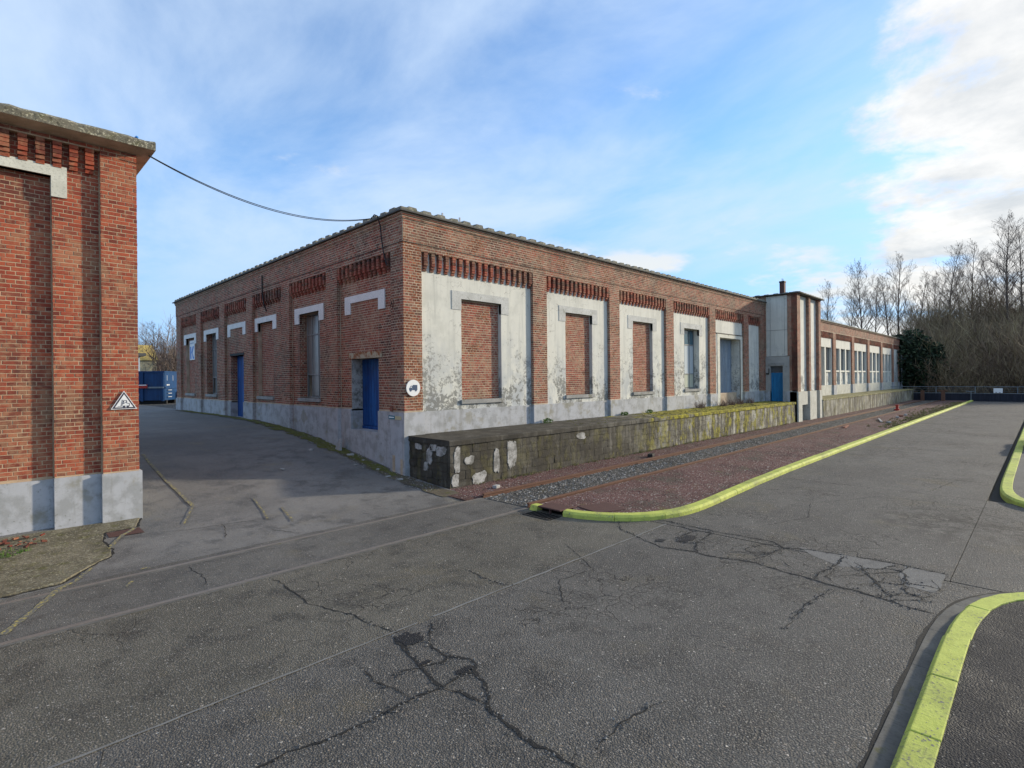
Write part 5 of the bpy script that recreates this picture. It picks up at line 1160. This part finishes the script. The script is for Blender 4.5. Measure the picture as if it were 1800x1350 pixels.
def bush_template(seed, n1=7):
    """leafless bush, unit height, as ribbons: arrays of 4-point polylines with widths"""
    r = random.Random(seed); L = []
    def br(p, d, ln, w, lev):
        pts = [p.copy()]; q = p.copy()
        for i in range(3):
            d = (d + Vector((r.uniform(-.22, .22), r.uniform(-.22, .22), .10))).normalized(); q = q + d*ln/3; pts.append(q.copy())
        L.append((pts, w))
        if lev < 3:
            for i in range({1: 7, 2: 4}[lev]):
                k = r.randrange(1, 4); ax_ = Vector((r.gauss(0, 1), r.gauss(0, 1), r.gauss(0, .6))).normalized()
                br(pts[k], (d*.7 + ax_*.7).normalized(), ln*r.uniform(.3, .55), w*.6, lev+1)
    for k in range(n1):
        a = r.uniform(0, 6.28); e = r.uniform(.75, 1.5); br(Vector((r.gauss(0, .06), r.gauss(0, .06), 0)), Vector((math.cos(a)*math.cos(e), math.sin(a)*math.cos(e), math.sin(e))), r.uniform(.5, .95), .011, 1)
    V = []; F = []
    for pts, w in L:
        n = len(V); q = r.uniform(0, 3.14); cw, sw = math.cos(q), math.sin(q)
        for i, p in enumerate(pts):
            ww = w*(1 - .25*i); V += [(p.x-cw*ww, p.y-sw*ww, p.z), (p.x+cw*ww, p.y+sw*ww, p.z)]
        for i in range(3): F.append((n+2*i, n+2*i+1, n+2*i+3, n+2*i+2))
    return np.array(V), np.array(F)
BUSH = [bush_template(s) for s in range(6)]
def thicket(name, spots, mat, hgt, seed):
    r = np.random.default_rng(seed); VV = []; FF = []; C = []; n = 0
    for (x, y, z, s) in spots:
        V, F = BUSH[r.integers(len(BUSH))]; a = r.uniform(0, 6.28); c, q = math.cos(a), math.sin(a); h = hgt*s*r.uniform(.7, 1.2); w = hgt*s*r.uniform(.7, 1.1)
        VV.append(np.stack([(V[:, 0]*c - V[:, 1]*q)*w + x, (V[:, 0]*q + V[:, 1]*c)*w + y, V[:, 2]*h + z - .2], 1)); FF.append(F + n); n += len(V)
        C.append(np.full(len(V), np.clip(r.normal(.5, .24), 0, 1)))
    return np_mesh(name, np.vstack(VV), np.vstack(FF), mat, None, np.concatenate(C))
sp_ = []
for k in range(900):
    a = R(random.uniform(-1.5, 17)); d = random.uniform(69, 108); x, y = d*math.cos(a), d*math.sin(a)
    if x < 68.5 or (y > 8.2 and x < 73): continue
    sp_.append((x, y, hill(x, y), random.uniform(.45, 1.2)*(.95 if a < R(8.2) else .40)))
th1 = thicket('woodland_thicket', sp_, 'thicket', 5.6, 5); tag(th1, 'brown leafless thicket covering the wooded hillside', 'woodland', kind='stuff')
sp_ = []
for k in range(260):
    a = R(random.uniform(75.5, 80.5)); d = random.uniform(62, 100)
    if 77.9 < math.degrees(a) and d < 84: continue
    sp_.append((d*math.cos(a), d*math.sin(a), 1.0, random.uniform(.6, 1.3)))
th2 = thicket('yard_thicket', sp_, 'twig', 5.0, 6); tag(th2, 'tan leafless thicket beyond the yard', 'woodland', kind='stuff')
def leaf_mass(name, blobs, n, size, mat, seed, parent=None):
    r = np.random.default_rng(seed); P = []
    for (x, y, z, rx, ry, rz), m in zip(blobs, n):
        u = r.normal(0, 1, (m, 3)); u /= np.linalg.norm(u, axis=1)[:, None]; q = r.uniform(.55, 1.05, m)[:, None]; P.append(np.array((x, y, z)) + u*q*np.array((rx, ry, rz)))
    P = np.vstack(P); m = len(P); a = r.normal(0, 1, (m, 3)); a /= np.linalg.norm(a, axis=1)[:, None]; b = np.cross(a, r.normal(0, 1, (m, 3))); b /= np.linalg.norm(b, axis=1)[:, None]
    s = (size*r.uniform(.5, 1.3, m))[:, None]; V = np.stack([P-a*s, P+b*s*.5, P+a*s, P-b*s*.5], 1).reshape(-1, 3); F = np.arange(m*4).reshape(-1, 4)
    return np_mesh(name, V, F, mat, parent, np.repeat(r.uniform(0, 1, m), 4))
et = empty('evergreen_tree', (71.5, 10.2, 0), 'dark evergreen tree at the end of the annex', 'tree')
MB().tube([(71.8, 10.6, 0), (71.7, 10.5, 2.5), (71.8, 10.6, 5)], [.2, .15, .05], 6).build('trunk', 'bark', et)
leaf_mass('crown', [(72, 11.0, 4.0, 2.6, 2.7, 3.0), (72, 9.2, 3.2, 2.1, 2.0, 2.6), (72.3, 12.5, 3.0, 2.1, 2.0, 2.6), (72, 10.4, 6.0, 1.7, 1.7, 1.5), (71.8, 7.9, 2.0, 1.4, 1.4, 1.6), (72, 8.6, 4.9, 1.3, 1.2, 1.1)], [3000, 2200, 2000, 1100, 1000, 700], .20, 'evergreen', 3, et)
hg = leaf_mass('clipped_hedge', [(11.6, 47, 2.2, 1.0, 1.5, 1.4)], [1500], .12, 'hedge', 8); tag(hg, 'bright green hedge seen between the skip and the warehouse corner', 'hedge')

# ------------------------------------------------------------------ small growth and stones
def stones(name, n, box, zf, size, mat, seed, accept=None):
    r = np.random.default_rng(seed); V = []; F = []; C = []; k = 0
    base = np.array([(1, 0, 0), (-1, 0, 0), (0, 1, 0), (0, -1, 0), (0, 0, 1.)]); fc = np.array([(0, 2, 4), (2, 1, 4), (1, 3, 4), (3, 0, 4)])
    while k < n:
        x, y = r.uniform(box[0], box[1]), r.uniform(box[2], box[3])
        if accept and not accept(x, y, r): continue
        s = size*r.uniform(.4, 1.3); a = r.uniform(0, 6.28); c, q = math.cos(a), math.sin(a); P = base*np.array((s, s*r.uniform(.6, 1), s*r.uniform(.5, .9))) + r.normal(0, s*.15, (5, 3))
        P = np.stack([P[:, 0]*c - P[:, 1]*q + x, P[:, 0]*q + P[:, 1]*c + y, P[:, 2] + zf(x, y)], 1); V.append(P); F.append(fc + 5*k); C.append(np.full(5, r.random())); k += 1
    return np_mesh(name, np.vstack(V), np.vstack(F), mat, None, np.concatenate(C), tris=True)
near = lambda x, y, r: r.random() < min(1, (11/x)**1.6)
tag(stones('ballast_stones', 6500, (7.6, 60, 7.2, 8.37), lambda x, y: .010, .026, 'stone_light', 1, near), 'loose grey ballast stones between the rails', 'gravel', kind='stuff')
tag(stones('red_gravel', 7000, (7.7, 50, 4.95, 7.05), lambda x, y: .048, .016, 'stone_red', 2, lambda x, y, r: near(x, y, r) and (x > 9.6 or (y-4.9) > (9.6-x)*.95)), 'loose red gravel on the island behind the yellow kerb', 'gravel', kind='stuff')
tag(stones('red_gravel', 5000, (7.4, 40, 8.52, 9.52), lambda x, y: .028, .018, 'stone_red', 3, near), 'loose red gravel along the foot of the platform', 'gravel', kind='stuff')
tag(stones('grit', 1400, (6.95, 7.44, 9.6, 17), lambda x, y: gz(x, y)+.01, .014, 'stone_light', 4), 'grit and crumbs along the foot of the shaded wall', 'gravel', kind='stuff')
_seg = [(a, b) for c in CR[:27] for a, b in zip(c[:-1], c[1:])]
def _crk(x, y, r):
    for (a, b) in _seg:
        vx, vy = b[0]-a[0], b[1]-a[1]; t_ = max(0, min(1, ((x-a[0])*vx + (y-a[1])*vy)/(vx*vx+vy*vy+1e-9)))
        if (x-a[0]-t_*vx)**2 + (y-a[1]-t_*vy)**2 < abs(r.normal(0, .03))**2: return True
    return False
tag(stones('crack_grit', 1500, (1.2, 8.7, .9, 5.4), lambda x, y: .004, .011, 'stone_dark', 9, _crk), 'loose dark grit lying along the cracks of the road', 'gravel', kind='stuff')
def tufts(name, spots, h, blades, mat, seed, w=.006):
    r = np.random.default_rng(seed); V = []; C = []
    for (x, y, z, s) in spots:
        for b in range(blades):
            a = r.uniform(0, 6.28); L = h*s*r.uniform(.4, 1.1); t = r.uniform(.1, .8)*L; px, py = x + r.normal(0, .05*s), y + r.normal(0, .05*s); q = r.uniform(0, 3.14); cw, sw = math.cos(q)*w, math.sin(q)*w
            V += [(px-cw, py-sw, z), (px+cw, py+sw, z), (px+cw*.3+math.cos(a)*t, py+sw*.3+math.sin(a)*t, z+L), (px-cw*.3+math.cos(a)*t, py-sw*.3+math.sin(a)*t, z+L)]; C += [r.random()]*4
    V = np.array(V); return np_mesh(name, V, np.arange(len(V)).reshape(-1, 4), mat, None, np.array(C))
gs = [(7.1 + random.uniform(-.05, .33), random.uniform(10, 30), 0, random.uniform(.3, .9)) for _ in range(420)]
gs = [(x, y, gz(x, y), s) for x, y, _, s in gs if 13 < y < 20 or random.random() < .25]
tag(tufts('wall_foot_grass', gs, .07, 12, 'dry_grass', 1), 'short grass and moss along the foot of the shaded wall', 'grass', kind='stuff')
ps = [(random.uniform(12, 31), random.uniform(9.62, 11.05), 1.118, random.uniform(.2, .6)) for _ in range(900)]
tag(tufts('platform_grass', [p for p in ps if p[0] > 17 or random.random() < .25], .07, 10, 'dry_grass', 2, .007), 'short mossy grass on the loading platform', 'grass', kind='stuff')
tag(tufts('verge_grass', [(random.uniform(8.3, 30), 9.47 + random.uniform(-.05, .05), .03, random.uniform(.3, .9)) for _ in range(160)], .09, 12, 'dry_grass', 3), 'grass tufts along the foot of the loading platform', 'grass', kind='stuff')
tag(tufts('island_grass', [(random.uniform(30, 62), 4.98 + abs(random.gauss(0, .5)), .050, random.uniform(.4, 1.1)) for _ in range(500)], .10, 10, 'dry_grass', 4, .012), 'mossy grass behind the far stretch of yellow kerb', 'grass', kind='stuff')
tag(tufts('apron_grass', [(random.uniform(-.4, .5), random.uniform(10.2, 10.6), gz(0, 10.3)+.02, random.uniform(.3, .8)) for _ in range(30)], .07, 14, 'hedge', 5), 'green grass tuft on the mossy apron', 'grass', kind='stuff')
wd = [('weed', 22.6, 10.95, 'dry reddish weed clump before the steel gate, left one'), ('weed', 23.6, 10.98, 'dry reddish weed clump before the steel gate, second one'), ('weed', 24.6, 11.0, 'dry reddish weed clump before the steel gate, third one'), ('weed', 25.8, 10.95, 'dry reddish weed clump before the steel gate, right one'), ('weed', 20.3, 11.0, 'thin grey weed against the plinth left of the steel gate')]
wd = [(a, x+2.6, y, l) for a, x, y, l in wd]
for i, (nm, x, y, lab) in enumerate(wd):
    o = tufts('dry_weed', [(x + random.gauss(0, .15), y + random.uniform(-.2, .05), 1.115, random.uniform(.6, 1.2)) for _ in range(14)], .34, 9, 'dead_weed', 20+i, .008); tag(o, lab, 'weed', 'dry weeds on the platform')
for i, (x, y, lab) in enumerate([(12.6, 11.0, 'small green weed on the platform below the second bay'), (16.9, 11.0, 'leafy green weed by the plinth of the third bay'), (18.6, 10.98, 'bright green weed by the plinth left of the window bay')]):
    o = leaf_mass('green_weed', [(x, y, 1.17, .22, .09, .10)], [160], .035, 'hedge', 30+i); tag(o, lab, 'weed', 'green weeds on the platform')
# moss strip along the shaded wall
ms = MB(); P = [(7.25 + random.uniform(-.05, .05), 11.25 + k*.16) for k in range(118)]; ms.ribbon(P, [random.uniform(.12, .5)*(1.4 if 14 < p[1] < 19 else .8) for p in P], .014, gz, .3)
o = ms.build('moss_strip', 'moss'); tag(o, 'dark moss strip along the foot of the shaded wall', 'moss', kind='stuff')
dirt = MB(); P = [(7.26 + random.uniform(-.03, .03) - (max(0, 11.3-y_)*.03), y_) for y_ in np.arange(9.0, 31, .2)]; dirt.ribbon(P, [random.uniform(.34, .5) for _ in P], .009, gz, .2); o = dirt.build('dirt_strip', 'soil', road)
